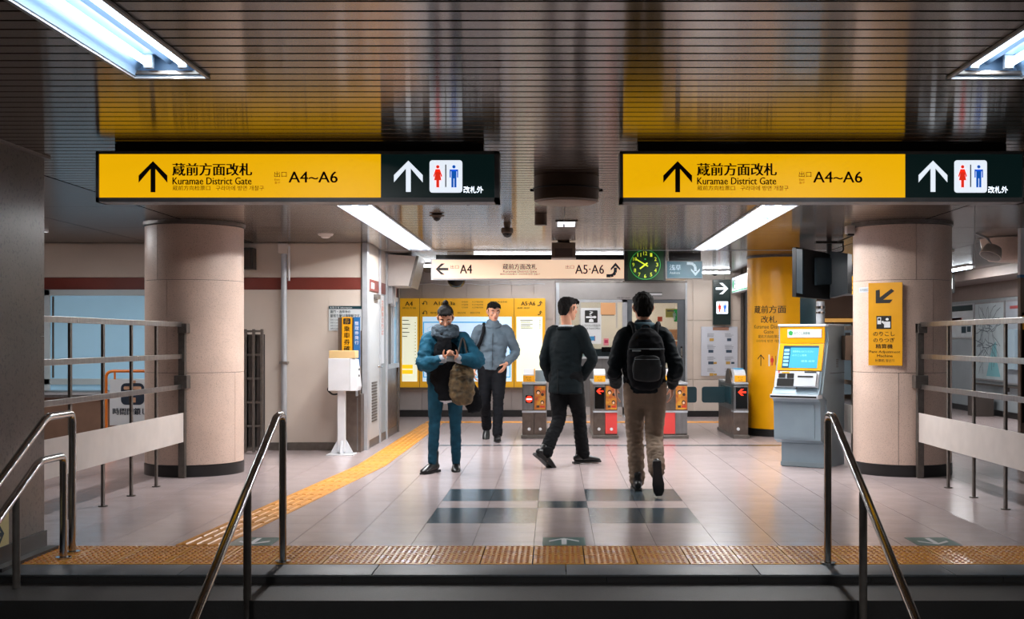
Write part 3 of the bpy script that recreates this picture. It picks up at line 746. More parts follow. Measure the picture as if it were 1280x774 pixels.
# ---- cream sign, clock and small teal sign
Y = 15.2
t = thing('hanging_sign', 'long cream lit sign reading A4 and A5 A6 above the gates', 'sign', (XX(660, Y), Y+.06, ZZ(349, Y)))
part('frame', pbox(BM(), 538.5, 324, 782, 349.8, Y+.004, .13, .004), alu, t); part('face', pbox(BM(), 540, 325, 781, 348.3, Y-.002, .01), E_cream, t)
mt = BM(); pbox(mt, 545, 318.6, 780, 324, Y+.03, .08); part('ceiling_mount', mt, black, t)
M = planeF(Y, .0045); bm = BM()
add_arrow(bm, 552.5, 336.5, 14, 16, M, ang=-PI/2, st=.22); add_text(bm, 'A4', (575, 331, 590, 342), M, .02)
add_text(bm, '出口', (563, 331.5, 573.5, 336), M)
part('lettering', bm, ink, t); bm = BM()
add_text(bm, '蔵前方面改札', (628.5, 329.8, 671, 337), M, .015); add_text(bm, 'Kuramae District Gate', (629, 337.6, 671, 340.8), M); add_text(bm, '蔵前方向检票口  구라마에 방면 개찰구', (625, 341.6, 675, 344), M)
add_text(bm, '出口', (707, 331.5, 717.5, 336), M); add_text(bm, 'A5·A6', (719, 331, 755, 342.5), M, .015); curve_arrow(bm, 767, 337.3, 18, M, 1, 1, .22)
part('lettering', bm, ink_teal, t)
Yc = 14.9
t = thing('station_clock', 'square black clock with glowing green and yellow numerals beside the cream sign', 'clock', (XX(806, Yc), Yc+.06, ZZ(352, Yc)))
part('case', pbox(BM(), 780.5, 310, 832.5, 351.8, Yc, .12, .012), black, t)
part('dial', pbox(BM(), 785, 312, 829.5, 350, Yc-.004, .006), mat('dark_green_dial', (14, 40, 22), .3, emit=(14, 46, 20), estr=.35), t)
hg = BM(); tube(hg, [(XX(806.5, Yc), Yc+.06, ZZ(311, Yc)), (XX(806.5, Yc), Yc+.06, CEIL)], .014, 8); pbox(hg, 784, 308.6, 828, 310.6, Yc+.04, .04); part('hanger', hg, black, t)
M = planeF(Yc, .0062); bm = BM(); cx, cy = 806.5, 331
for k in range(1, 13):
    a = k*PI/6; x = cx+14.8*math.sin(a); y = cy-14.2*math.cos(a); wd = 4.6 if k > 9 else 2.8
    add_text(bm, str(k), (x-wd/2, y-2.3, x+wd/2, y+2.3), M)
part('numerals', bm, E_clock, t)
bm = BM(); ring = [[(cx+r*math.sin(k*PI/24), cy-r*.97*math.cos(k*PI/24)) for k in range(48)] for r in (18.6, 19.1)]
for k in range(48): q = (k+1) % 48; add_poly(bm, [ring[0][k], ring[1][k], ring[1][q], ring[0][q]], M)
add_poly(bm, disc(cx, cy-7, .9), M); part('minute_ring', bm, mat('green_led', (60, 190, 90), .5, emit=(60, 200, 90), estr=.35), t)
def hand_(bm, ang, l0, l1, w_): 
    s, c = math.sin(ang), -math.cos(ang); nx, ny = -c*w_/2, s*w_/2
    add_poly(bm, [(cx+s*l0+nx, cy+c*l0+ny), (cx+s*l1+nx, cy+c*l1+ny), (cx+s*l1-nx, cy+c*l1-ny), (cx+s*l0-nx, cy+c*l0-ny)], planeF(Yc, .009))
bm = BM(); hand_(bm, math.radians(301), -4, 14, 1.5); part('minute_hand', bm, E_clock, t)
bm = BM(); hand_(bm, math.radians(233), -3.5, 8.5, 1.8); part('hour_hand', bm, E_clock, t)
Y = 15.3
t = thing('hanging_sign', 'small dim teal hanging sign with a down turning arrow right of the clock', 'sign', (XX(855, Y), Y+.05, ZZ(348, Y)))
part('housing', pbox(BM(), 833, 326, 878.5, 348.5, Y, .11, .005), frame_m, t); part('face', pbox(BM(), 834, 327, 877.5, 347.5, Y-.003, .006), mat('teal_face', (66, 104, 118), .3, emit=(60, 100, 116), estr=.3), t)
part('ceiling_mount', pbox(BM(), 836, 316.3, 876, 326, Y+.02, .07), black, t)
M = planeF(Y, .005); bm = BM(); curve_arrow(bm, 867, 336.6, 17, M, 1, -1, .2); add_text(bm, '浅草', (837, 331, 851, 338), M, .03); add_text(bm, 'Asakusa', (837, 339.5, 850, 342.5), M); part('lettering', bm, mat('pale_print', (190, 210, 220), .5, emit=(180, 205, 216), estr=.3), t)

# ---- ceiling furniture
def dome_cam(px, py, Y, r, label, drop=0., saucer=False):
    x = XX(px, Y); t = thing('dome_camera', label, 'camera', (x, Y, CEIL-drop-r))
    if saucer: part('flange', lathe(BM(), (x, Y, CEIL-.02), [(r*1.1, .02), (r*1.9, .008), (r*1.85, .0), (r, -.004)], 24), brown_p, t, smooth=40)
    if drop: part('stem', cyl(BM(), (x, Y, CEIL-drop), r*.55, drop, seg=14, r2=r*.7), brown_p, t, smooth=40)
    part('housing', lathe(BM(), (x, Y, CEIL-drop), [(r*1.05, 0), (r*1.12, -.02), (r*1.1, -r*.9), (r*.95, -r*1.0)], 24), brown_p, t, smooth=40)
    part('dome', lathe(BM(), (x, Y, CEIL-drop-r*.95), [(r*.95, 0), (r*.85, -r*.35), (r*.55, -r*.7), (.001, -r*.85)], 24), black_gloss, t, smooth=60)
dome_cam(634, 288, 11.4, .052, 'grey dome camera hanging lowest on its stem between the two yellow signs', drop=.05)
dome_cam(546, 271, 10.6, .036, 'flat saucer shaped dome camera under the right end of the left yellow sign', saucer=True)
dome_cam(585.5, 256, 9.3, .040, 'dark dome camera just peeping out below the left yellow sign')
dome_cam(570.5, 350, 19.2, .16, 'dark dome on the ceiling behind the cream sign near its left end')
dome_cam(893.5, 345, 19.2, .05, 'tiny dome camera above the black toilet sign', saucer=True)
Y = 8.2; x = XX(708, Y)
t = thing('ceiling_speaker_drum', 'large brown drum shaped speaker on the ceiling between the yellow signs', 'speaker', (x, Y, CEIL-.17))
part('drum', lathe(BM(), (x, Y, CEIL-.175), [(.205, 0), (.222, .01), (.224, .09), (.224, .175)], 48), brown_p, t, smooth=35)
part('grille', lathe(BM(), (x, Y, CEIL-.182), [(.19, .0), (.206, .006), (.206, .01)], 40), mat('beige_grille', (150, 124, 104), .5), t, smooth=35)
part('rim', tube(BM(), [(x+.23*math.cos(a*PI/16), Y+.23*math.sin(a*PI/16), CEIL-.085) for a in range(33)], .006, 6, cap=False), black, t, smooth=40)
part('lug', boxb(x-.25, x-.225, Y-.015, Y+.015, CEIL-.1, CEIL-.08, .003), black, t); part('lug', boxb(x+.225, x+.25, Y-.015, Y+.015, CEIL-.1, CEIL-.08, .003), black, t)
Y = 10.6; x = XX(676, Y); single('small_ceiling_sensor', cyl(BM(), (x, Y, CEIL-.1), .055, .1, seg=20), brown_p, 'small brown cylinder fixed to the ceiling behind the speaker drum', 'sensor', smooth=40)
Y0_, Y1_ = 11.2, 11.72
t = thing('emergency_light', 'small square glowing downlight in the ceiling over the gates', 'ceiling light', (XX(708, 11.4), 11.4, CEIL))
part('frame', boxb(XX(695, Y0_)-.005, XX(721, Y0_)+.01, 11.15, 11.72, CEIL-.012, CEIL-.002, .003), steel_dark, t); part('diffuser', boxb(XX(697, Y0_), XX(719, Y0_), 11.2, 11.62, CEIL-.016, CEIL-.011), mat('diffuser', (240, 246, 255), .3, emit=(236, 244, 255), estr=2.2), t)
x = XX(705, 9.6); pc = BM(); tube(pc, [(x, 9.6, CEIL), (x, 9.6, 2.21)], .0018, 5); cyl(pc, (x, 9.6, 2.19), .007, .02, seg=8)
single('pull_cord', pc, white_p, 'thin white pull cord hanging by the small square light', 'cord')
Y = 13.4; t = thing('hanging_speaker', 'brown box speaker under the ceiling in front of the cream sign', 'speaker', (XX(704.5, Y), Y+.1, ZZ(323, Y)))
part('box', pbox(BM(), 689.5, 303, 719.5, 323, Y, .2, .006), brown_p, t); part('grille', pbox(BM(), 693.5, 310.5, 715.5, 320.5, Y-.006, .01), mat('dark_grille', (58, 44, 38), .6), t); part('lip', pbox(BM(), 689, 321.8, 720, 323.6, Y-.012, .21), pale_paint, t)
part('mount', boxb(XX(697, Y), XX(712, Y), Y+.05, Y+.15, ZZ(303.5, Y), CEIL), brown_p, t)
# small wall speaker left
Y = 13.72; t = thing('wall_speaker', 'small dark box on the beige wall beside the left column', 'speaker', (XX(306, Y), Y, ZZ(336, Y)))
part('box', pbox(BM(), 296, 309.5, 316, 336.5, Y-.1, .17, .006), mat('dark_box', (52, 48, 44), .5), t); part('grille', pbox(BM(), 299, 313, 312.5, 333, Y-.106, .01), mat('dark_grille', (58, 44, 38), .6), t)
x = XX(407, 12.6); t = thing('smoke_detector', 'flat beige smoke detector on the ceiling near the booth', 'detector', (x, 12.6, CEIL-.04)); part('base', lathe(BM(), (x, 12.6, CEIL-.02), [(.07, .0), (.085, .02)], 24), pale_paint, t, smooth=40); part('sensor', lathe(BM(), (x, 12.6, CEIL-.045), [(.03, 0), (.05, .01), (.055, .025)], 20), pale_paint, t, smooth=40)

# ---- route map board on the rear wall (backlit)
Y = BY-.155
t = thing('route_map_board', 'wide backlit yellow route map board on the rear wall left of the gates', 'notice board', (XX(590, Y), Y, ZZ(486, Y)))
part('cabinet', pbox(BM(), 500, 373, 681.5, 486.5, Y, .12, .004), E_map, t)
part('cabinet_lip', pbox(BM(), 500, 484.4, 681.8, 487, Y-.02, .14), brown_p, t)
jm = BM()
for u in (524.5, 642.6): pbox(jm, u-.35, 373, u+.35, 486, Y-.003, .004)
part('seam', jm, mat('ochre_seam', (120, 84, 14), .5), t)
part('sheet', pbox(BM(), 502.5, 396, 521.5, 477, Y-.006, .005), E_paper, t); part('sheet', pbox(BM(), 528.3, 396, 639.5, 477, Y-.006, .005), E_bpaper, t); part('sheet', pbox(BM(), 645.6, 396, 678, 477, Y-.006, .005), E_paper, t)
M = planeF(Y, .009); M3 = planeF(Y, .011); bm = BM()
add_text(bm, 'A4', (506.5, 377, 516, 382.5), M, .03); add_text(bm, '蔵前方面', (503, 384, 520, 386.3), M)
add_text(bm, 'A1a·A3a', (542, 377, 569, 381.5), M, .03)
for u, v in ((577, 376.5), (577, 380), (577, 383.5), (590, 376.5), (590, 380), (590, 383.5), (612, 376.5)): add_text(bm, '大江戸線浅草線', (u, v, u+(14 if u > 580 else 8)+(8 if u > 600 else 0), v+2), M)
for u, v, wd in ((538, 390, 24), (572, 390, 10), (588, 390, 12)): add_text(bm, '都営大江戸線', (u, v, u+wd, v+2.2), M)
add_text(bm, 'A5·A6', (651.5, 377, 669, 382), M, .03); add_text(bm, '浅草 蔵前', (646, 384, 662, 386.3), M)
curve_arrow(bm, 675, 379.3, 6.5, M, 1, 1, .2); curve_arrow(bm, 675, 391, 5.5, M, 1, 1, .2)
for v in (379, 391):                                   # U-turn arrows
    for k in range(8):
        a0, a1 = PI*k/8, PI*(k+1)/8; add_poly(bm, [(531.5-2.6*math.cos(a0), v-2.6*math.sin(a0)), (531.5-2.6*math.cos(a1), v-2.6*math.sin(a1)), (531.5-1.7*math.cos(a1), v-1.7*math.sin(a1)), (531.5-1.7*math.cos(a0), v-1.7*math.sin(a0))], M)
    add_poly(bm, [(527.4, v), (530.8, v), (529.1, v+2.6)], M); add_rect(bm, 533.2, v, 534.1, v+2, M)
for k in range(14): add_rect(bm, 518.5, 403+k*4, 520, 403.8+k*4, M)
part('lettering', bm, E_ink, t)
bm = BM()
for k, (u, wd) in enumerate(((503, 8), (503, 10), (503, 7), (503, 9), (503, 6))): add_rect(bm, u, 400+k*5, u+wd, 401+k*5, M)
for k in range(5): add_rect(bm, 651 if k else 650, 400+k*2.4, 666-(k % 2)*3, 401+k*2.4, M); add_rect(bm, 674, 400+k*2.4, 676, 401+k*2.4, M)
part('small_print', bm, grey_ink, t)
bm = BM(); add_rect(bm, 529, 402.3, 612, 403.6, M); add_rect(bm, 529, 402.3, 530.2, 472, M); add_rect(bm, 529, 471, 638, 472, M); add_rect(bm, 637, 410, 638, 472, M)
part('map_line', bm, mat('map_blue_line', (30, 140, 180), .5, emit=(30, 150, 200), estr=.6), t)
bm = BM()
for v0, v1, ua, ub in ((456, 461, 502.8, 516), (462.5, 467.5, 502.8, 516)): add_rect(bm, ua, v0, ub, v1, M)
part('yellow_label', bm, mat('lit_yellow_label', (245, 196, 30), .5, emit=(246, 196, 20), estr=.75), t)
bm = BM(); random.seed(3)
for k in range(7):                                     # faint street lines of the area map
    u, v = 535+k*14, 408+random.random()*50
    for q in range(5):
        u2, v2 = u+random.uniform(-9, 12), v+random.uniform(-9, 9); u2 = min(634, max(533, u2)); v2 = min(468, max(406, v2))
        dx, dy = u2-u, v2-v; l = math.hypot(dx, dy)+1e-6; nx, ny = -dy/l*.3, dx/l*.3
        add_poly(bm, [(u+nx, v+ny), (u2+nx, v2+ny), (u2-nx, v2-ny), (u-nx, v-ny)], M); u, v = u2, v2
part('street_line', bm, mat('map_grey_line', (150, 175, 190), .5, emit=(150, 180, 200), estr=.6), t)

# ---- staffed office front
Y = BY
of = struct('wall_office_front', pbox(BM(), 695, 352, 858.5, 374.5, Y-.02, .1, .004), mat('grey_lintel', (150, 146, 144), .35, .3, var=.04))
E_room = mat('office_room_wall', (222, 214, 206), .6, 0, var=.05, scale=3)
fb = BM(); pbox(fb, 695, 350, 699, 521, Y-.03, .12); pbox(fb, 778, 374, 784, 521, Y-.01, .1); pbox(fb, 695, 374.5, 784, 378, Y-.01, .1); pbox(fb, 856.6, 350, 859, 521, Y-.03, .12)
part('frame_post', fb, alu, of); part('lintel_strip', pbox(BM(), 694, 350.5, 859, 353.6, Y-.04, .1), steel_dark, of)  # solid dark steel strip along the top of the lintel
part('counter_shelf', pbox(BM(), 698, 446, 782, 448.6, Y-.18, .4, .004), alu, of)
part('lower_panel', pbox(BM(), 699, 448.6, 780, 517.5, Y, .06), steel, of)
part('tile_band', pbox(BM(), 699, 509, 780, 519, Y-.01, .06), wall_tile, of)
gl = mat('window_glass', (225, 235, 235), .03, 0, trans=1.0)
wo = struct('window_3', pbox(BM(), 699, 378, 778, 446, Y+.03, .008), gl)
part('mullion', pbox(BM(), 724.4, 378, 725.6, 446, Y+.02, .03), alu, wo)
part('mullion', pbox(BM(), 770.2, 378, 771.6, 410, Y+.02, .03), alu, wo)
rm = BM(); box(rm, .02, 2.2, Y+1.9, Y+1.95, 0, 2.4); box(rm, .0, .03, Y+.1, Y+1.9, 0, 2.4); box(rm, 2.18, 2.22, Y+.1, Y+1.9, 0, 2.4); box(rm, 0, 2.2, Y+.1, Y+1.95, 2.3, 2.35)
part('office_room', rm, E_room, of)
ol = thing('ceiling_light', 'office ceiling light seen through the glass of the staffed window', 'ceiling light', (1.1, Y+.9, 2.29))
part('diffuser', boxb(.3, 1.9, Y+.75, Y+1.05, 2.27, 2.298), mat('office_light', (255, 240, 220), .4, emit=(255, 240, 222), estr=14.0), ol)
t = thing('information_poster', 'white poster with a black question symbol in the staffed window', 'poster', (XX(739, Y), Y, ZZ(430, Y)))
part('sheet', pbox(BM(), 726, 385, 751.5, 430, Y+.005, .006), mat('poster_white', (214, 216, 218), .5), t)
M = planeF(Y, -.003); bm = BM(); add_poly(bm, rrect(731, 388, 747, 403.6, 1), M); add_text(bm, 'お忘れもの取扱所', (727.5, 405.5, 750.5, 408.6), M); add_text(bm, 'Lost & Found Office', (728, 409.5, 750, 411.8), M); part('lettering', bm, ink, t)
M4 = planeF(Y, -.001); bm = BM(); add_text(bm, '?', (736.8, 389.2, 741.2, 395), M4, .05); add_rect(bm, 732.5, 395.6, 742, 397.6, M4); add_poly(bm, [(736, 402.8), (736.5, 399.6), (739, 398.4), (741.5, 399.6), (742, 402.8)], M4); add_poly(bm, disc(743.2, 396.5, 2.2, 1.6), M4); part('symbol', bm, white_ink, t)
bm = BM(); add_rect(bm, 732, 420.5, 743.5, 425.8, M4); part('picture', bm, mat('blue_print', (50, 130, 180), .5), t)
bm = BM(); add_rect(bm, 731.2, 420, 733, 426.4, M); add_rect(bm, 742.4, 420, 744, 426.4, M); part('picture_edge', bm, mat('red_brown_print', (160, 60, 40), .5), t)
t = thing('paper_notice_box', 'tan cardboard coloured box fixed high in the staffed window', 'box', (XX(760, Y), Y, ZZ(394, Y))); part('box', pbox(BM(), 750.8, 378.5, 769.5, 393.5, Y+.0, .03, .004), mat('tan_card', (214, 160, 112), .6), t); part('lower_lip', pbox(BM(), 752, 393.5, 768, 394.6, Y+.005, .02), brown_p, t)  # thin brown strip along the lower edge of the box
t = thing('small_pink_leaflets', 'small pink leaflet stuck low on the staffed window beside the poster', 'leaflet', (XX(757, Y), Y+.01, ZZ(432, Y))); part('sheet', pbox(BM(), 754.5, 423, 761, 432, Y+.015, .006), mat('pink_print', (206, 130, 140), .5), t)
part('picture', pbox(BM(), 755.5, 425, 760, 429, Y+.013, .002), mat('magenta_print', (170, 40, 80), .5), t)
t = thing('counter_screens', 'dark equipment standing on the office counter behind the glass', 'equipment', (XX(750, Y), Y+.15, ZZ(446, Y)))
part('body', pbox(BM(), 742, 436, 768, 446, Y+.12, .2, .01), mat('dark_blue_grey', (60, 74, 84), .4), t); part('screen', pbox(BM(), 752, 434, 764, 440, Y+.1, .02, .004), black_gloss, t)
t = thing('document_tray', 'pale paper tray on the office counter behind the glass, left end', 'tray', (XX(733, Y), Y+.2, ZZ(446, Y))); part('tray', pbox(BM(), 728, 436, 739, 446, Y+.15, .2, .006), mat('pale_tray', (170, 190, 196), .4), t); part('label', pbox(BM(), 730, 438, 733, 443, Y+.148, .003), mat('blue_print', (50, 130, 180), .5), t)
# office door
dr2 = struct('door_2', pbox(BM(), 784, 374.5, 856.8, 379, Y+.005, .06), mat('dark_grey_door', (92, 98, 104), .4, .3, var=.04))
part('stile', pbox(BM(), 846.8, 379, 856.6, 521, Y+.005, .06), mat('dark_grey_door', (92, 98, 104)), dr2); part('stile', pbox(BM(), 784, 379, 790, 521, Y+.005, .06), mat('dark_grey_door', (92, 98, 104)), dr2)
part('lower_panel', pbox(BM(), 790, 464, 846.8, 521, Y+.01, .05), teal_p, dr2); part('mid_rail', pbox(BM(), 790, 460, 846.8, 464, Y+.005, .06), mat('dark_grey_door', (92, 98, 104)), dr2)
part('door_glass', pbox(BM(), 790, 379, 846.8, 460, Y+.03, .008), gl, dr2)
hb = BM(); pbox(hb, 850.6, 433, 853, 447, Y-.03, .02, .004); pbox(hb, 851, 433.5, 852.6, 435, Y-.03, .05); pbox(hb, 851, 445, 852.6, 446.5, Y-.03, .05); part('door_handle', hb, chrome, dr2)
t = thing('lintel_plate', 'short striped silver plate on the grey lintel above the office door', 'plate', (XX(819, Y), Y-.03, ZZ(370, Y)))
part('plate', pbox(BM(), 811, 366, 827.5, 370.8, Y-.026, .006), white_p, t); bm = BM(); M = planeF(Y, .028); add_rect(bm, 811, 365.6, 827.5, 366.7, M); add_rect(bm, 811, 369.5, 827.5, 370.6, M); part('stripe', bm, ink, t)
bm = BM(); M = planeF(Y, .0225); add_text(bm, 'お客様ご案内所 Information', (771, 371.4, 788, 373.2), M); single('lintel_lettering', bm, ink, 'tiny dark lettering on the lintel over the middle post of the office', 'lettering')
t = thing('yellow_notice', 'pale yellow poster seen through the office door glass', 'poster', (XX(838, Y), Y+.2, ZZ(398, Y))); part('sheet', pbox(BM(), 832, 386, 851, 397, Y+.3, .01), mat('yellow_paper', (226, 208, 120), .5), t); part('heading', pbox(BM(), 834, 388, 846, 389.5, Y+.296, .003), grey_ink, t)
t = thing('green_person_sign', 'green and white sign inside the office door glass', 'sign', (XX(845, Y), Y+.25, ZZ(402, Y))); part('sheet', pbox(BM(), 842.5, 387, 848.5, 402, Y+.22, .01), mat('green_print', (50, 150, 80), .5, emit=(40, 150, 70), estr=.4), t)
bm = BM(); add_person_icon(bm, 844.6, 389, 11, lambda u, v: P(u, v, Y)+Vector((0, .212, 0))); part('person_icon', bm, white_ink, t)
t = thing('wall_calendar', 'orange and pink papers on the office wall behind the door glass', 'poster', (XX(843, Y), Y+1.2, ZZ(450, Y)))
for k, (u0, v0, u1, v1, c) in enumerate(((836, 412, 852, 425, (206, 150, 110)), (838, 427, 850, 440, (196, 120, 84)), (822, 396, 828, 402, (190, 70, 50)))): part('sheet', pbox(BM(), u0, v0, u1, v1, Y+.9+.02*k, .01), mat('wall_paper_%s' % ('orange', 'rust', 'red')[k], c, .6), t)

# ---- signs and notices right of the office
Y = BY-.03
t = thing('toilet_direction_sign', 'tall black sign with a right arrow and toilet symbol right of the office', 'sign', (XX(902.5, Y), Y, ZZ(406.5, Y)))
part('board', pbox(BM(), 891.3, 349.5, 913.3, 406, Y-.05, .08, .003), E_dark, t); M = planeF(Y, .053); M2 = planeF(Y, .055)
bm = BM(); add_arrow(bm, 902, 361, 14, 15.5, M, ang=PI/2, st=.2); add_poly(bm, rrect(895, 377, 909.5, 392.5, 1), M); part('white_print', bm, E_white, t)
bm = BM(); add_person_icon(bm, 899, 379.3, 11, M2, True); part('woman_icon', bm, E_red, t); bm = BM(); add_person_icon(bm, 905.7, 379.3, 11, M2); part('man_icon', bm, E_blue, t); bm = BM(); add_rect(bm, 902, 379, 902.5, 390, M2); part('divider', bm, ink, t)
t = thing('fare_notice_sheet', 'large white notice sheet of small pictures under the black toilet sign', 'notice', (XX(899, Y), Y, ZZ(470, Y)))
part('sheet', pbox(BM(), 876.5, 408.5, 922, 470, Y, .02), mat('notice_white', (196, 200, 210), .5), t); part('heading', pbox(BM(), 891, 409, 911, 413, Y-.004, .004), mat('brown_print', (150, 110, 90), .5), t)
M = planeF(Y, .003); random.seed(5); bg, bt, by_ = BM(), BM(), BM()
for r in range(4):
    for c in range(2):
        u, v = 884+c*22, 417+r*14.5
        for q in range(3): add_rect(bg, u, v+q*1.7, u+11-random.random()*4, v+q*1.7+.7, M)
        add_rect(bt if (r+c) % 3 else by_, u+1+random.random()*2, v+6, u+6+random.random()*3, v+9.5, M)
        if r > 1: add_rect(by_ if c == 0 else bt, u+8, v+6.5, u+12, v+9, M)
part('small_print', bg, mat('pale_grey_ink', (150, 155, 165), .6), t); part('picture', bt, mat('dark_blue_print', (50, 70, 90), .6), t); part('picture', by_, mat('ochre_print', (190, 150, 70), .6), t)
# green lit side sign
X = 2.93; t = thing('side_lit_sign', 'white and green lit sign with a 5 between the black sign and the yellow column', 'sign', (X, 18.9, 2.05))
part('housing', boxb(X, X+.1, 17.9, 19.75, 2.04, 2.31, .005), frame_m, t); part('face', boxb(X-.006, X, 17.93, 19.72, 2.055, 2.295), E_white, t)
M = lambda u, v: Vector((X-.008, 19.72-u, 2.295-v)); bm = BM(); add_text(bm, '5', (.28, .04, .42, .19), M, .05); add_text(bm, '都営大江戸線', (.55, .04, 1.3, .10), M); add_text(bm, 'Oedo Line', (.55, .13, 1.2, .18), M); part('lettering', bm, ink, t)
bm = BM(); add_poly(bm, disc(.15, .11, .09, .08), M); add_rect(bm, .0, .215, 1.79, .235, M); part('green_print', bm, mat('lit_green', (30, 150, 100), .5, emit=(30, 160, 100), estr=.7), t)
# far yellow sign right of the monitors
Y = 18.0; t = thing('hanging_sign', 'far yellow hanging sign glimpsed between the monitor and the right column', 'sign', (XX(1085, Y), Y, ZZ(368, Y)))
part('housing', pbox(BM(), 1053, 343.5, 1150, 369.5, Y, .1, .004), frame_m, t); part('face', pbox(BM(), 1054, 345.5, 1149, 368, Y-.004, .006), E_yel, t); M = planeF(Y, .006); bm = BM(); add_text(bm, '蔵前方面', (1058, 350, 1110, 358), M); add_text(bm, 'Kuramae District', (1058, 360, 1110, 364), M); part('lettering', bm, ink, t)
part('ceiling_mount', pbox(BM(), 1060, 333, 1140, 344, Y+.03, .04), black, t)

# ---- ticket gates
GY = 15.45
def gate(x0, x1, kind, label, depth=1.45):
    t = thing('ticket_gate', label, 'ticket gate', ((x0+x1)/2, GY+depth/2, 0)); xm = x0+(x1-x0)*(.5 if kind != 'single' else 1)
    body = BM(); prism(body, [(x0, GY, .36), (x0, GY, .66), (x0, GY+.02, .70), (x0, GY+depth-.02, .70), (x0, GY+depth, .66), (x0, GY+depth, .36)], (x1-x0, 0, 0)); part('upper_body', body, steel_brown if kind != 'single' else steel, t)
    lo = BM()
    if kind == 'single': box(lo, x0, x1, GY+.02, GY+depth-.02, .045, .36)
    else:
        box(lo, x0, xm-.003, GY+.02, GY+depth-.02, .045, .355); box(lo, xm+.003, x1, GY+.04, GY+depth-.02, .045, .355)
    part('lower_body', lo, steel_brown, t)
    part('base_plate', boxb(x0-.015, x1+.015, GY-.03, GY+depth+.03, 0, .045, .008), steel_dark, t)
    part('trim_band', boxb(x0-.003, x1+.003, GY-.008, GY+.2, .335, .36), alu, t); part('counter_top', boxb(x0-.004, x1+.004, GY-.008, GY+depth, .70, .725, .006), alu, t)
    xs_, xe_ = (x0, xm) if kind != 'mirror' else (x0, xm)
    if kind in ('left', 'double'):
        part('side_cheek', boxb(x0+.002, xm-.01, GY-.01, GY+.02, .37, .695, .008), steel, t)
    # ticket head
    hx0, hx1 = (x0+.012, x0+.155)
    hd = BM(); prism(hd, [(hx0, GY+.01, .725), (hx0, GY+.01, .83), (hx0, GY+.12, .895), (hx0, GY+.34, .895), (hx0, GY+.34, .725)], (hx1-hx0, 0, 0)); part('ticket_head', hd, white_p, t)
    part('head_label', boxb(hx0-.001, hx1+.001, GY-.002, GY+.012, .735, .815, .003), mat('gate_yellow', (226, 158, 20), .4, emit=(226, 150, 10), estr=.25), t)
    M = lambda u, v: Vector((u, GY-.0035, v)); bm = BM(); add_text(bm, 'きっぷ', (hx0+.04, -.80, hx1-.04, -.78), lambda u, v: M(u, -v)); add_text(bm, '入口', (hx0+.045, -.77, hx1-.045, -.745), lambda u, v: M(u, -v)); part('lettering', bm, ink, t)
    return t, x0, xm, x1
def poster(t, xa, xb):
    part('poster', boxb(xa+.006, xb-.006, GY-.012, GY-.002, .375, .68), mat('gate_poster', (206, 150, 40), .4, var=.25, scale=14, col2=(160, 60, 30)), t)
    M = lambda u, v: Vector((u, GY-.0135, v)); w_ = xb-xa
    bm = BM(); add_poly(bm, disc(xa+w_*.35, .60, .03, .03), M); add_poly(bm, disc(xa+w_*.68, .47, .024, .026), M); add_rect(bm, xa+.03, .40, xa+.07, .43, M); add_poly(bm, disc(xa+w_*.7, .57, .02), M); part('dark_print', bm, mat('dark_brown_print', (50, 24, 16), .5), t)
    M2_ = lambda u, v: Vector((u, GY-.0145, v)); bm = BM(); add_poly(bm, disc(xa+w_*.35, .592, .019, .019), M2_); add_poly(bm, disc(xa+w_*.68, .463, .014, .016), M2_); part('pale_print', bm, mat('skin_print', (230, 190, 160), .5), t)
    bm = BM(); add_text(bm, 'お得なきっぷ', (xa+.012, -.675, xb-.012, -.65), lambda u, v: M(u, -v)); add_rect(bm, xa+w_*.5, .40, xb-.015, .425, M); part('red_print', bm, mat('red_print', (190, 40, 30), .5), t)
def badge(t, x, z=.12):
    part('round_badge', cyl(BM(), (x, GY+.018, z), .018, -.006+.0, 'Y', 14) if False else lathe(BM(), (x, GY+.02, z), [(.02, 0), (.02, .012), (.012, .014)], 16, (0, -1, 0)), white_p, t, smooth=40)
x0, x1 = XX(652.8, GY), XX(682.5, GY)
t, a, m_, b = gate(x0, x1, 'left', 'leftmost ticket gate, showing a red no entry light'); poster(t, m_, b); badge(t, a+.09); badge(t, m_+.08)
part('indicator_panel', boxb(a+.045, m_-.02, GY-.02, GY-.008, .46, .56, .003), black_gloss, t)
M = lambda u, v: Vector((u, GY-.0215, v)); cxg = (a+.045+m_-.02)/2; bm = BM(); add_poly(bm, disc(cxg, .51, .042), M); part('no_entry_light', bm, E_led_red, t)
bm = BM(); add_rect(bm, cxg-.034, .502, cxg+.034, .519, lambda u, v: Vector((u, GY-.0225, v))); part('white_bar', bm, E_white, t)
part('divider_panel', boxb(m_, m_+.008, GY, GY+.3, .725, .90), mat('gate_yellow', (226, 158, 20)), t); part('screen_back', boxb(m_+.012, b-.005, GY+.2, GY+.23, .73, .88, .004), mat('grey_glass', (140, 158, 170)), t)
x0, x1 = XX(741.6, GY), XX(771.6, GY)
t, a, m_, b = gate(x0, x1, 'double', 'second ticket gate from the left, red arrow above a red lower panel'); poster(t, m_, b); badge(t, a+.075)
part('indicator_panel', boxb(a+.018, m_-.012, GY-.02, GY-.008, .385, .665, .003), black_gloss, t)
M = lambda u, v: Vector((u, GY-.0215, -v)); bm = BM(); add_arrow(bm, a+.085, -.615, .075, .09, M, ang=-PI/2, st=.24); part('red_arrow', bm, E_led_red, t)
red_pl = mat('red_gate_panel', (206, 66, 62), .4, emit=(200, 40, 40), estr=.12)
part('red_panel', boxb(m_+.002, b-.002, GY+.01, GY+.05, .06, .335), red_pl, t); badge(t, m_+.08)
x0, x1 = XX(829, GY), XX(859.3, GY)
t, a, m_, b = gate(x0, x1, 'right', 'third ticket gate from the left, behind the man with the backpack'); poster(t, m_, b)
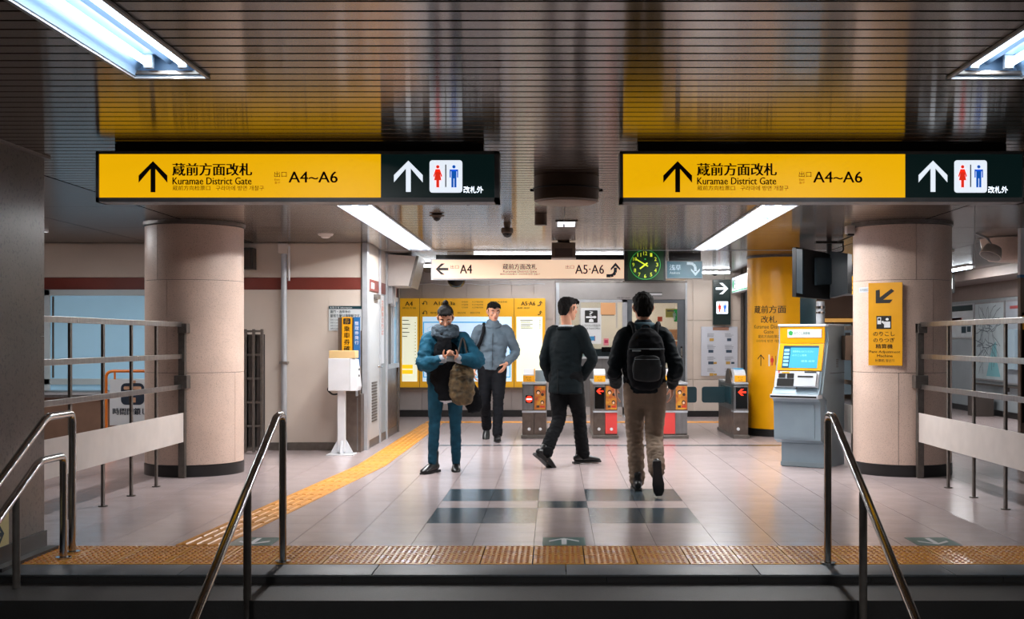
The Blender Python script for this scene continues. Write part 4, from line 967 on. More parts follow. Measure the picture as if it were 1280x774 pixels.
part('red_panel', boxb(a+.002, m_-.002, GY+.005, GY+.05, .06, .335), red_pl, t); badge(t, a+.08); part('bright_panel', boxb(m_+.002, b-.002, GY+.005, GY+.05, .06, .335), steel, t); badge(t, m_+.08)
flap = teal_p
def flapper(t, x0, x1, z0, z1, y):
    bm = BM(); pts = rrect(x0, z0, x1, z1, .035); prism(bm, [(u, y, v) for u, v in pts], (0, .03, 0)); part('flap', bm, flap, t)
flapper(t, b, XX(871, 16.2), ZZ(503.5, 16.2), ZZ(483.5, 16.2), 16.2)
t, a, m_, b = gate(2.315, 2.502, 'single', 'rightmost ticket gate beside the yellow column, red arrow on its black panel'); badge(t, a+.06)
flapper(t, XX(877.5, 16.2), 2.315, ZZ(503.5, 16.2), ZZ(483.5, 16.2), 16.2); part('flap_housing', boxb(2.303, 2.316, 15.7, 16.6, .43, .66, .004), teal_p, t)
part('indicator_panel', boxb(a+.025, b-.012, GY-.02, GY-.008, .385, .665, .003), black_gloss, t)
M = lambda u, v: Vector((u, GY-.0215, -v)); bm = BM(); add_arrow(bm, (a+b)/2+.01, -.60, .085, .105, M, ang=-PI/2, st=.26); part('red_arrow', bm, E_led_red, t)
sl = BM(); pts = [(2.306, 15.9+.28*math.cos(a_*PI/12), .70+.2*math.sin(a_*PI/12)) for a_ in range(13)]; prism(sl, pts, (.14, 0, 0)); part('rear_hood', sl, steel_brown, t, smooth=40)
part('screen', boxb(a+.02, b-.05, GY+.1, GY+.3, .90, .905), E_screen, t)

# ---- open barrier fences tying the columns to the walls
def fence(X, y0, y1, col_y, ys, label, tilt_last=False, group=None):
    s = 1 if X > 0 else -1; t = thing('barrier_fence', label, 'barrier', (X, (y0+y1)/2, 0))
    for z in (1.42, 1.125, .845): part('rail', boxb(X-.008, X+.008, y0, y1, z-.022, z+.022, .003), steel, t)
    for i, y in enumerate(ys):
        part('baluster', boxb(min(X+s*.009, X+s*.027), max(X+s*.009, X+s*.027), y-.018, y+.018, .0, 1.41), steel_dark, t); part('foot_plate', cyl(BM(), (X+s*.018, y, 0), .035, .008, seg=14), steel_dark, t)
    part('skirt_panel', boxb(min(X-s*.02, X-s*.009), max(X-s*.02, X-s*.009), y0+.03, y1, .335, .605, .003), pale_paint, t)
    yp = y1
    part('end_post', boxb(X-.03*1, X+.03, yp, yp+.06, 0, 1.43, .004), steel_dark, t)
    part('bracket', boxb(X-.06, X+.06, yp-.03, yp+.09, .83, .95, .006), steel_dark, t); part('bracket', boxb(X-.03, X+.055, yp-.02, yp+.12, 1.34, 1.43, .006), steel_dark, t)
    return t
fence(-3.45, 7.30, 11.0, 0, [7.3+.0+.61*k for k in range(0, 1)]+[7.91, 8.52, 9.14, 9.75, 10.36], 'steel rail barrier with pale skirt panel between left stone pier and left column')
fence(3.375, 7.30, 11.0, 0, [7.4, 7.99, 8.37, 8.98, 9.66, 10.29], 'steel rail barrier with a pale skirt panel in front of the wall maps at right')
t = thing('barrier_fence', 'short steel barrier behind the fare machine, between right and yellow columns', 'barrier', (3.0, 13.8, 0))
for z in (1.40, 1.1, .845): part('rail', boxb(2.992, 3.008, 12.0, 15.6, z-.022, z+.022), steel_brown, t)
for k in range(7): part('baluster', boxb(3.009, 3.03, 12.1+.57*k-.02, 12.1+.57*k+.02, 0, 1.4), steel_dark, t)
part('skirt_panel', boxb(2.98, 2.991, 12.0, 15.6, .335, .62), pale_paint, t)
bb = thing('control_box', 'brown box fixed to the short barrier left of the right column', 'box', (2.95, 12.1, 1.07)); part('box', pbox(BM(), 1056.5, 419.5, 1070.5, 450.5, 12.05, .2, .006), brown_p, bb); part('hinge', pbox(BM(), 1058, 416, 1063, 419.5, 12.1, .05), black, bb)

# ---- stair handrails (bent steel pipe)
def rail_z(y, zt, y_el): return zt-(y_el-y)*(RISE/TREAD)
def handrail(X, ypost, zt, y_el, y_end, label, supports=(), r=.0215):
    t = thing('stair_handrail', label, 'handrail', (X, ypost, 0))
    pts = round_path([(X, ypost, 0.0), (X, ypost, zt), (X, y_el, zt), (X, y_end, rail_z(y_end, zt, y_el))], .05, 6)
    part('rail', tube(BM(), pts, r, 16), chrome, t, smooth=50)
    part('foot_flange', cyl(BM(), (X, ypost, 0), .045, .01, seg=20), chrome, t, smooth=40)
    for ys in supports:
        k = 0
        while ys < NOSE-TREAD*(k+1): k += 1
        zb = -RISE*(k+1) if ys < NOSE else 0
        part('support_post', tube(BM(), [(X, ys, zb), (X, ys, rail_z(ys, zt, y_el)-.01)], r*.95, 14), steel_dark, t, smooth=50); part('foot_flange', cyl(BM(), (X, ys, zb), .04, .01, seg=20), steel_dark, t, smooth=40)
    return t
handrail(-2.90, 7.16, .838, 6.80, 3.2, 'taller steel stair handrail against the left stone pier', (4.7,))
handrail(-2.875, 6.97, .60, 6.64, 3.2, 'lower steel stair handrail at the far left, in front of the taller one', (6.36, 4.6))
handrail(-1.565, 6.85, .85, 6.70, 3.0, 'steel stair handrail left of the centre, rising to the hall', (6.06, 4.4))
handrail(1.555, 6.80, .85, 6.66, 3.0, 'steel stair handrail right of the centre, in front of the fare machine', (6.02, 4.4))

# ---- fare adjustment machine (local frame: front faces -y, left front corner origin)
th = math.radians(33); fm = thing('fare_adjustment_machine', 'grey blue fare adjustment machine with a yellow trimmed screen in front of the yellow column', 'ticket machine', (2.67, 11.84, 0), th*-1 if False else 0, local=True)
fm.rotation_euler[2] = -th
fgrey = mat('machine_blue_grey', (134, 154, 166), .38, .15, var=.05, scale=5); fdark = mat('machine_side_grey', (132, 148, 156), .42, .15, var=.06, scale=4); flight = mat('machine_pale_face', (196, 204, 212), .35, 0, var=.03)
WM, DM = .47, .54
mb = lambda *a, **k: boxb(*a, **k)
part('plinth', mb(-WM+.02, 0, 0, DM, 0, .24, .006), fgrey, fm); part('plinth_strip', mb(-WM+.015, .004, -.006, .3, 0.01, .05), fdark, fm)
prof = [(.0, .24), (-.09, .28), (-.105, .66), (-.15, .70), (-.15, .74), (-.10, .80), (.035, 1.24), (.035, 1.43), (DM, 1.43), (DM, .24)]
part('body', prism(BM(), [(-WM-.02, y, z) for y, z in prof], (WM+.02, 0, 0)), fgrey, fm)
part('side_panel', prism(BM(), [(.0, y, z) for y, z in [(.03, .0), (.03, .68), (-.09, .74), (.075, 1.25), (.075, 1.43), (DM, 1.43), (DM, 0)]], (.018, 0, 0)), fdark, fm)
part('side_seam', mb(.018, .0205, .12, DM, .94, .946), black, fm); vt = BM()
for k in range(5): box(vt, .018, .021, .30, .36, 1.0+k*.018, 1.01+k*.018)
part('side_vent', vt, steel_dark, fm)
part('lower_door', prism(BM(), [(-WM+.0, y, z) for y, z in [(-.098, .30), (-.112, .64), (-.09, .64), (-.08, .30)]], (WM-.06, 0, 0)), fgrey, fm)
part('shelf', mb(-WM-.03, .005, -.185, -.05, .695, .735, .01), flight, fm); part('shelf_slot', mb(-WM-.02, -.01, -.188, -.18, .705, .722), black, fm)
# sloping front panel frame of reference
p0 = Vector((0, -.10, .80)); p1 = Vector((0, .035, 1.24)); dv = (p1-p0); Ls = dv.length; dvn = dv.normalized(); nrm = Vector((0, -dvn.z, dvn.y))
def slope_box(u0, u1, s0, s1, h0, h1):
    bm = BM(); q = [Vector((u, 0, 0))+p0+dvn*s for u, s in ((u0, s0), (u1, s0), (u1, s1), (u0, s1))]
    prism(bm, [v+nrm*h0 for v in q], nrm*(h1-h0)); return bm
part('screen_surround', slope_box(-WM+.0, -.005, .175, .455, 0, .022), yellow_p, fm)
part('screen', slope_box(-WM+.05, -.05, .20, .43, .022, .026), E_screen, fm)
MS = lambda u, v: Vector((-WM+.05+u, 0, 0))+p0+dvn*(.43-v)+nrm*.0275
bm = BM(); add_rect(bm, .0, .0, .075, .23, MS); add_rect(bm, .0, .0, .37, .02, MS); part('screen_menu', bm, mat('screen_dark_blue', (20, 60, 90), .3, emit=(16, 60, 90), estr=.6), fm)
bm = BM()
for k in range(5): add_rect(bm, .01, .035+k*.038, .065, .06+k*.038, lambda u, v: MS(u, v)+nrm*.001)
add_text(bm, '精算券を入れてください', (.10, .05, .32, .07), MS); add_text(bm, 'のりこし精算', (.10, .09, .25, .11), MS); add_text(bm, '硬貨 紙幣', (.2, .15, .34, .17), MS); part('screen_print', bm, mat('screen_pale_blue', (130, 200, 225), .3, emit=(130, 200, 225), estr=.7), fm)
part('header_panel', mb(-WM-.005, -.002, .02, .06, 1.245, 1.41, .004), yellow_p, fm); part('header_cap', mb(-WM-.02, .018, .01, DM, 1.412, 1.437, .006), flight, fm)
part('header_plate', mb(-WM+.08, -.03, .014, .021, 1.30, 1.385, .002), white_p, fm)
MH = lambda u, v: Vector((-WM+.08+u, .0125, 1.385-v)); bm = BM(); add_text(bm, 'のりこし精算機', (.07, .025, .24, .055), MH); part('lettering', bm, mat('teal_green_ink', (20, 130, 120), .5), fm)
bm = BM(); add_poly(bm, [(.035, .012), (.06, .03), (.05, .06), (.02, .06), (.01, .03)], MH); part('leaf_mark', bm, mat('green_print', (50, 150, 80)), fm)
part('control_face', slope_box(-WM-.01, -.02, .0, .165, 0, .02), flight, fm)
part('coin_tray', slope_box(-WM+.02, -WM+.20, .01, .085, .018, .03), black, fm)
cb2 = BM()
for u0, u1, s0, s1 in ((-WM+.03, -WM+.10, .10, .135), (-WM+.12, -WM+.19, .095, .14), (-.17, -.05, .145, .16)): 
    tmp = slope_box(u0, u1, s0, s1, .018, .034); me = bpy.data.meshes.new('x'); tmp.to_mesh(me); cb2.from_mesh(me); tmp.free(); bpy.data.meshes.remove(me)
part('slot_cluster', cb2, black, fm)
part('yellow_key', slope_box(-WM+.06, -WM+.14, .142, .155, .018, .03), yellow_p, fm); part('red_lamp', slope_box(-WM+.02, -WM+.035, .148, .16, .018, .03), E_led_red, fm)
part('banknote_unit', slope_box(-WM+.215, -.03, .0, .135, .018, .07), flight, fm); part('banknote_slot', slope_box(-WM+.25, -.06, .09, .105, .07, .074), black, fm)
part('keyhole', lathe(BM(), (-WM+.25, -.17, .80), [(.01, 0), (.01, .01)], 10, (0, -1, 0)), chrome, fm)
# pale pole behind the machine
t = thing('pale_pole', 'short pale pole rising behind the fare machine', 'pole', (XX(1025.5, 12.6), 12.6, 0)); x = XX(1025.5, 12.75)
part('pipe', cyl(BM(), (x, 12.75, 0), .045, 1.69, seg=20), alu, t, smooth=40); part('collar', cyl(BM(), (x, 12.75, 1.61), .049, .03, seg=20), chrome, t, smooth=40); part('collar', cyl(BM(), (x, 12.75, 1.56), .049, .02, seg=20), chrome, t, smooth=40)

# ---- back to back monitors hanging from the ceiling
mt_ = thing('ceiling_monitor', 'pair of black monitors hanging back to back from the ceiling near the right column', 'monitor', (2.98, 13.0, 1.82))
Yq = 13.0
zt, zb = ZZ(304, Yq), ZZ(366, Yq)
a3 = [(XX(995, 12.75), 12.75), (XX(1038, 13.15), 13.15)]
def slab(pa, pb, z0a, z0b, z1a, z1b, th_, m, name, label=None):
    A = Vector((*pa, 0)); Bv = Vector((*pb, 0)); d = (Bv-A).normalized(); n = Vector((d.y, -d.x, 0)); bm = BM()
    q = [A+Vector((0, 0, z0a)), Bv+Vector((0, 0, z0b)), Bv+Vector((0, 0, z1b)), A+Vector((0, 0, z1a))]
    prism(bm, q, -n*th_); return part(name, bm, m, mt_, label=label)
slab(a3[0], a3[1], ZZ(371, 12.75), ZZ(374, 13.0), ZZ(309, 12.75), ZZ(317, 13.15), .05, black, 'monitor_back', 'dark back of the monitor turned left')
slab((XX(1019, 12.9), 12.94), (XX(1037, 13.1), 13.11), ZZ(357, 13), ZZ(355, 13), ZZ(323, 13), ZZ(322, 13), -.03, mat('charcoal_cover', (44, 58, 66), .4, var=.15), 'rear_cover')
slab((XX(995.5, 12.72), 12.72), (XX(1003.5, 12.62), 12.64), ZZ(366, 12.7), ZZ(368, 12.7), ZZ(311, 12.7), ZZ(312, 12.7), .02, mat('monitor_edge', (20, 34, 42), .4), 'bezel')
slab((XX(1037.5, 13.1), 13.1), (XX(1059.5, 13.0), 13.0), ZZ(372, 13.05), ZZ(367, 13.0), ZZ(314, 13.1), ZZ(317, 13.0), .16, mat('monitor_navy', (22, 34, 42), .35, var=.1), 'monitor_case')
mm = BM(); tube(mm, [(XX(1036.5, 13.15), 13.15, ZZ(318, 13.15)), (XX(1036.5, 13.15), 13.15, CEIL)], .03, 12); box(mm, XX(1020, 13.1), XX(1055, 13.1), 13.1, 13.2, CEIL-.06, CEIL-.03, .006)
part('ceiling_bracket', mm, black, mt_); part('cable', tube(BM(), round_path([(XX(1054, 13.1), 13.12, CEIL-.05), (XX(1055, 13.1), 13.1, CEIL-.15), (XX(1044, 13.1), 13.1, ZZ(316, 13.1))], .08), .009, 8), black, mt_, smooth=40)
part('cable', tube(BM(), [(XX(1050, 13), 13.1, CEIL-.04), (XX(1068, 12.4), 12.0, CEIL-.02)], .008, 6), black, mt_)

# ---- signs on the right column
def col_plate(cx, cy, R, px0, px1, z0, z1, m, name, label, cat):
    Yf = cy-R; x0, x1 = XX(px0, Yf+.1), XX(px1, Yf+.1); xm = (x0+x1)/2
    ym = cy-math.sqrt(max(0, R*R-(xm-cx)**2)); nx, ny = (xm-cx)/R, (ym-cy)/R; tdir = Vector((-ny, nx, 0)); 
    if tdir.x < 0: tdir = -tdir
    c = Vector((xm, ym, 0)); n = Vector((nx, ny, 0)); wd = (x1-x0)/abs(tdir.x)
    t = thing(name, label, cat, (xm+n.x*.02, ym+n.y*.02, z0))
    bm = BM(); q = [c+tdir*u+n*.012+Vector((0, 0, z)) for u, z in ((-wd/2, z0), (wd/2, z0), (wd/2, z1), (-wd/2, z1))]; prism(bm, q, n*.01); part('plate', bm, m, t)
    sd = BM(); q = [c+tdir*u-n*.03+Vector((0, 0, z)) for u, z in ((-wd/2+.03, z0+.05), (wd/2-.03, z0+.05), (wd/2-.03, z1-.05), (-wd/2+.03, z1-.05))]; prism(sd, q, n*.042); part('standoff', sd, steel_dark, t)
    MM = lambda u, v, h=.0235: c+tdir*(-wd/2+u*wd)+n*h+Vector((0, 0, z1-v*(z1-z0)))
    return t, MM
zt_, zb_ = ZZ(353.5, 11.15), ZZ(457, 11.15)
t, MM = col_plate(CRX, CYY, .46, 1089, 1124.5, zb_, zt_, mat('sign_yellow', (226, 160, 14), .4, 0, var=.03), 'fare_adjustment_sign', 'vertical yellow sign with a down left arrow on the right column', 'sign')
asp = 103.5/35.5
M = lambda u, v: MM(u, v/asp)
bm = BM(); add_poly(bm, [(.22, .27), (.34, .24), (.34, .52), (.68, .22), (.77, .30), (.44, .60), (.72, .60), (.64, .72), (.22, .72)], M)
add_rect(bm, .24, 1.17, .68, 1.63, M)
add_text(bm, 'のりこし', (.15, 1.72, .78, 1.88), M, .01); add_text(bm, 'のりつぎ', (.15, 1.94, .78, 2.10), M, .01); add_text(bm, '精算機', (.22, 2.16, .72, 2.32), M, .01)
add_text(bm, 'Fare Adjustment', (.04, 2.39, .94, 2.5), M, .01); add_text(bm, 'Machine', (.26, 2.53, .72, 2.62), M, .01); add_text(bm, '补票机 정산기', (.2, 2.69, .76, 2.79), M); part('lettering', bm, ink, t)
M = lambda u, v: MM(u, v/asp, .0245); bm = BM(); add_rect(bm, .27, 1.22, .38, 1.46, M); add_poly(bm, disc(.56, 1.29, .045), M); add_rect(bm, .47, 1.37, .65, 1.58, M); add_poly(bm, [(.38, 1.38), (.43, 1.34), (.52, 1.42), (.5, 1.5)], M); part('pictogram', bm, white_ink, t)
bm = BM(); add_rect(bm, .29, 1.25, .36, 1.33, lambda u, v: MM(u, v/asp, .0255)); part('pictogram_detail', bm, ink, t)
t = thing('column_label', 'tiny pale label on the right column left of the yellow sign', 'label', (CRX-.36, CYY-.30, 1.72))
a_l = 180+math.degrees(math.asin(.787)) ; a_l = 205.5
part('plate', arc_shell(.464, a_l-10, a_l+10, ZZ(365, 11.2), ZZ(358.5, 11.2), 6, .004, CRX, CYY), mat('small_label', (190, 200, 206), .5), t)
MM = lambda u, v: Vector((CRX+.4655*math.cos(math.radians(a_l-9.5+19*u)), CYY+.4655*math.sin(math.radians(a_l-9.5+19*u)), ZZ(358.5+6.5*v, 11.2)))
bm = BM(); add_text(bm, '消火栓連結口', (.08, .25, .92, .75), MM); part('lettering', bm, grey_ink, t)
# small fittings at the top of the right column
t = thing('small_wall_camera', 'small beige device clamped at the top left of the right column', 'camera', (XX(1064, 11.6), 11.5, 2.28)); part('body', pbox(BM(), 1058.5, 282, 1069, 292, 11.45, .09, .006), pale_paint, t); part('lens', pbox(BM(), 1060, 291.5, 1068, 294.5, 11.46, .06, .004), black, t)

# ---- post box stand and banner by the booth
t = thing('ticket_validation_stand', 'white box on a white post with a tan lid in front of the booth', 'stand', (-2.40, 13.2, 0))
x = -2.385; yb = 13.15
part('box', boxb(XX(410, yb), XX(437.5, yb), yb, yb+.28, .715, 1.075, .008), white_p, t)
part('side_panel', prism(BM(), [(XX(438, yb), yb, .715), (XX(438, yb), yb, 1.075), (XX(444, yb), yb+.04, 1.06), (XX(447, yb), yb+.08, .76), (XX(446, yb), yb+.06, .715)], (0, .2, 0)), white_p, t); part('lid', boxb(XX(411, yb), XX(443.5, yb), yb+.01, yb+.26, 1.075, 1.16, .006), tan_p, t)
xm = XX(424.5, yb); part('post', boxb(xm-.042, xm+.042, yb+.09, yb+.17, .03, .715, .008), white_p, t)
part('foot', prism(BM(), [(xm-.13, yb+.13, .012), (xm+.13, yb+.13, .012), (xm+.05, yb+.13, .16), (xm-.05, yb+.13, .16)], (0, .02, 0)), white_p, t); part('foot', prism(BM(), [(xm, yb+.02, .012), (xm, yb+.25, .012), (xm, yb+.17, .16), (xm, yb+.09, .16)], (.02, 0, 0)), white_p, t)
part('base_plate', boxb(xm-.15, xm+.15, yb+.0, yb+.26, 0, .012, .003), white_p, t)
part('cable', tube(BM(), round_path([(xm-.14, yb+.2, .76), (xm-.18, yb+.22, .72), (xm-.12, yb+.22, .66), (xm-.02, yb+.2, .68)], .05), .01, 8), black, t, smooth=40)
kn = BM()
for k, z in enumerate((.95, .88)): cyl(kn, (XX(446, yb), yb+.13, z), .012, .01, 'X', 10)
part('button', kn, black, t)
Yb2 = 13.55
t = thing('vertical_banner_sign', 'upright yellow and blue panel sign behind the white box on a post', 'sign', (XX(436, Yb2), Yb2+.05, .9)); part('backing', pbox(BM(), 422.5, 397, 449.5, 494, Yb2+.02, .05), brown_p, t)
part('yellow_panel', pbox(BM(), 427.5, 396.5, 440, 450, Yb2, .02), yellow_p, t); part('blue_panel', pbox(BM(), 442, 396.5, 450, 458, Yb2, .02), mat('sign_blue', (30, 100, 160), .4), t)
M = planeF(Yb2, .002); bm = BM(); add_poly(bm, rrect(429, 398, 438.3, 405.5, 1), M)
for k, ch in enumerate('乗車券確認'): add_text(bm, ch, (429.8, 407.5+k*8.3, 437.6, 414.6+k*8.3), M, .02)
part('lettering', bm, ink, t); bm = BM(); add_text(bm, '券', (431, 399, 436.5, 404.5), planeF(Yb2, .0035), .02); part('symbol', bm, mat('sign_yellow', (226, 160, 14)), t)
bm = BM()
for k, ch in enumerate('整理券発行'): add_text(bm, ch, (443.5, 402+k*6, 448.5, 406.5+k*6), M)
part('lettering', bm, white_ink, t)
t = thing('low_steel_cabinet', 'low grey steel cabinet against the booth corner behind the white post', 'cabinet', (XX(442, 13.6), 13.65, 0)); part('body', boxb(XX(430.5, 13.6), XX(452, 13.6), 13.55, 13.78, .0, .66, .006), steel_brown, t); part('door_edge', boxb(XX(447, 13.6), XX(448.4, 13.6), 13.545, 13.56, .02, .62), steel, t); part('handle', boxb(XX(445, 13.55), XX(447.5, 13.55), 13.52, 13.55, .64, .70, .004), alu, t)
Y = WY-.012
t = thing('station_notice', 'white notice with a dark green heading on the beige wall above the banner sign', 'notice', (XX(431, Y), Y, ZZ(413.5, Y))); part('board', pbox(BM(), 411, 382.5, 452, 413.5, Y, .012), mat('notice_pale', (198, 204, 206), .5), t); part('heading', pbox(BM(), 411, 382.5, 452, 386.5, Y-.002, .003), teal_p, t)
M = planeF(Y, .0035); bm = BM(); add_text(bm, '雷門・浅草寺の', (413, 387.8, 438, 391.4), M, .015); add_text(bm, '最寄り駅は浅草駅です。', (413, 392.8, 451, 396.8), M, .015)
for k in range(4): add_text(bm, '当駅からは徒歩約', (413, 399+k*3.6, 427, 401+k*3.6), M)
part('lettering', bm, ink_teal, t); bm = BM(); add_text(bm, 'お知らせ Information', (412.5, 383.3, 440, 385.8), M); part('heading_lettering', bm, white_ink, t)

# ---- folded lattice gate beside the left column
t = thing('folding_gate', 'dark grey folded lattice gate standing against the wall beside the left column', 'gate', (XX(313, 13.3), 13.4, 0))
xg0, xg1 = XX(296, 13.3), XX(327, 13.3)
for k in range(4): part('upright', boxb(xg0+(xg1-xg0)*k/3-.014, xg0+(xg1-xg0)*k/3+.014, 13.3, 13.34, .02, ZZ(411.5, 13.3), .003), steel_dark, t)
for k in range(6): part('crossbar', boxb(xg0, xg1, 13.31, 13.33, .05+.265*k-.012, .05+.265*k+.012), steel_dark, t)
bkp = BM()
for k in range(3):
    xx_ = xg0+(xg1-xg0)*(k+.5)/3; box(bkp, xx_-.07, xx_+.07, 13.35, 13.36, .08, 1.34)
part('infill_plate', bkp, mat('gate_grey', (84, 80, 78), .5, .5, var=.1), t)

# ---- orange barrier with closed-hours board
t = thing('orange_barrier', 'orange tube barrier carrying a white closing notice behind the left fence', 'barrier', (XX(160, 12.5), 12.5, 0)); Y = 12.5
xa, xb = XX(132.5, Y), XX(200, Y)
part('frame', tube(BM(), round_path([(xa, Y, 0), (xa, Y, ZZ(464, Y)), (xb, Y, ZZ(464, Y)), (xb, Y, 0)], .08, 5), .016, 10), orange_p, t, smooth=40)
part('hanger', tube(BM(), [(XX(143.5, Y), Y, ZZ(465, Y)), (XX(143.5, Y), Y, ZZ(476, Y))], .011, 8), orange_p, t); part('feet', boxb(xa-.03, xa+.03, Y-.2, Y+.2, 0, .03, .004), orange_p, t); part('feet', boxb(xb-.03, xb+.03, Y-.2, Y+.2, 0, .03, .004), orange_p, t)
part('notice_board', pbox(BM(), 137, 474.5, 196, 532, Y-.03, .012, .003), mat('board_white', (196, 200, 204), .5), t)
M = planeF(Y, .032); bm = BM(); add_text(bm, '時間閉鎖しま', (142.5, 510, 194, 518.5), M, .03)
add_poly(bm, rrect(152.5, 479, 181.5, 506, 6), M); part('lettering', bm, mat('navy_ink', (28, 40, 56), .5), t)
bm = BM(); M = planeF(Y, .034); add_poly(bm, rrect(156, 483, 178, 487, 1.5), M); add_rect(bm, 164, 475.5, 171, 479, M); add_rect(bm, 157, 491, 177, 493, M); add_rect(bm, 163, 497, 171, 503, M); part('brown_print', bm, mat('tan_print', (176, 136, 108), .5), t)

# ---- right hand passage: maps, drum, horn speaker, panel edge
def wall_map(y0, y1, z0, z1, label, kind):
    t = thing('wall_map', label, 'map', (RX-.02, (y0+y1)/2, z0)); part('frame', boxb(RX-.03, RX-.001, y0, y1, z0, z1, .003), frame_m if kind != 'pale' else alu, t); part('sheet', boxb(RX-.033, RX-.03, y0+.03, y1-.03, z0+.03, z1-.03), mat('map_sheet_'+kind, {'map': (176, 192, 198), 'pale': (190, 200, 206), 'dark': (150, 160, 170)}[kind], .35, 0, var=.08, scale=5), t)
    return t
ya = lambda px: RX*F/(px-VX)
t = wall_map(ya(1257.5), ya(1220.5), .58, 1.93, 'large pale street map on the right wall behind the fence', 'map')
random.seed(11); bm = BM(); bg = BM()
y0, y1 = ya(1257.5)+.05, ya(1220.5)-.05
cyy, czz = (y0+y1)/2+.1, 1.35
for k in range(34):
    a = random.random()*2*PI; yy, z_ = cyy+random.uniform(-.3, .3), czz+random.uniform(-.25, .25)
    for q in range(5):
        a += random.uniform(-.6, .6); l = random.uniform(.08, .24); y2, z2 = yy+l*math.cos(a), z_+l*.7*math.sin(a)
        if not (y0 < y2 < y1 and .65 < z2 < 1.88): break
        n_ = (-math.sin(a)*.006, math.cos(a)*.006); add_poly(bm, [(yy+n_[0], z_+n_[1]), (y2+n_[0], z2+n_[1]), (y2-n_[0], z2-n_[1]), (yy-n_[0], z_-n_[1])], lambda u, v: Vector((RX-.0345, u, v))); yy, z_ = y2, z2
part('street_line', bm, mat('map_dark_line', (70, 84, 100), .6), t)
bm = BM(); add_poly(bm, [(y0+.1, .66), (y0+.75, .66), (y0+.6, .95), (y0+.45, 1.2), (y0+.3, 1.25), (y0+.25, .9)], lambda u, v: Vector((RX-.0338, u, v))); part('bay', bm, mat('map_water', (120, 180, 190), .5), t)
t = wall_map(ya(1219), ya(1180), 1.30, 1.93, 'white information panel with dark heading left of the street map', 'pale'); bm = BM(); add_rect(bm, ya(1219)+.04, 1.80, ya(1180)-.04, 1.90, lambda u, v: Vector((RX-.0345, u, v))); part('heading', bm, teal_p, t)
bm = BM(); add_rect(bm, ya(1202)-.1, 1.62, ya(1192), 1.68, lambda u, v: Vector((RX-.0345, u, v))); part('red_print', bm, red_ink, t); bm = BM(); add_rect(bm, ya(1204), 1.62, ya(1208)+.8, 1.68, lambda u, v: Vector((RX-.0345, u, v))); add_rect(bm, ya(1210), 1.40, ya(1210)+.25, 1.52, lambda u, v: Vector((RX-.0345, u, v))); add_rect(bm, ya(1216), 1.42, ya(1216)+.2, 1.52, lambda u, v: Vector((RX-.0345, u, v))); part('dark_print', bm, ink_teal, t)
t = wall_map(ya(1285), ya(1259), .55, 1.93, 'glazed poster case right of the street map', 'dark'); bm = BM(); add_rect(bm, ya(1278), 1.78, ya(1262)-.1, 1.83, lambda u, v: Vector((RX-.0345, u, v))); add_rect(bm, ya(1278), 1.58, ya(1262)-.1, 1.62, lambda u, v: Vector((RX-.0345, u, v))); part('red_print', bm, mat('dull_red_print', (150, 60, 60), .5), t)
part('leaflet_holder', boxb(RX-.10, RX-.034, ya(1276), ya(1264), .8, 1.45, .01), mat('grey_glass', (140, 158, 170)), t)
t = thing('map_shelf', 'long dark ledge under the wall maps at right', 'shelf', (RX-.05, 19.8, .53)); part('ledge', boxb(RX-.07, RX, ya(1285), ya(1221), .50, .53, .003), steel_dark, t); part('bracket', boxb(RX-.05, RX, ya(1262), ya(1262)+.05, .43, .50), steel_dark, t)
t = thing('waste_bin', 'small dark box standing at the right wall below the street map', 'bin', (RX-.25, ya(1250), 0)); part('body', boxb(RX-.42, RX-.1, ya(1250), ya(1250)+.35, 0, .36, .01), mat('dark_bin', (70, 62, 58), .5), t); part('lid', boxb(RX-.43, RX-.09, ya(1250)-.01, ya(1250)+.36, .36, .39, .006), black, t)
cx_, cy_ = XX(1262, 13.0)+.06, 13.1
t = thing('ceiling_housing', 'round beige housing on the ceiling behind the horn speaker', 'ceiling fitting', (cx_, cy_, CEIL-.27)); part('drum', lathe(BM(), (cx_, cy_, CEIL-.27), [(.12, 0), (.24, .02), (.30, .09), (.32, .2), (.33, .262)], 40), column_stone, t, smooth=50); part('rim', lathe(BM(), (cx_, cy_, CEIL-.012), [(.33, 0), (.355, .004), (.355, .01)], 40), steel_dark, t, smooth=40)
t = thing('horn_speaker', 'tilted grey horn speaker hanging near the ceiling at the upper right', 'speaker', (XX(1240, 12.4), 12.4, 2.1)); c0 = P(1238, 320, 12.4); ax = Vector((-.45, -.25, -1)).normalized()
part('horn', lathe(BM(), c0, [(.001, -.04), (.085, -.05), (.135, .0), (.128, .005), (.09, -.03), (.02, -.02)][0:3][::-1]+[(.02, -.10), (.001, -.11)], 32, ax) if False else lathe(BM(), c0-ax*.12, [(.045, 0), (.085, .02), (.10, .06), (.112, .115), (.112, .125)], 32, ax), pale_paint, t, smooth=40)
part('grille', lathe(BM(), c0+ax*.003, [(.108, 0), (.10, .004)], 32, ax), steel_dark, t, smooth=40); part('bracket', tube(BM(), [c0-ax*.1, c0-ax*.1+Vector((-.02, .1, .1)), Vector((c0.x-.12, c0.y+.1, CEIL))], .012, 8), white_p, t, smooth=40)
x = XX(1218.5, 10.0); pc = BM(); tube(pc, [(x, 10.0, CEIL), (x, 10.0, ZZ(333, 10))], .0018, 5); cyl(pc, (x, 10.0, ZZ(335, 10)), .006, .015, seg=8); single('pull_cord', pc, white_p, 'thin pull cord hanging left of the horn speaker', 'cord')
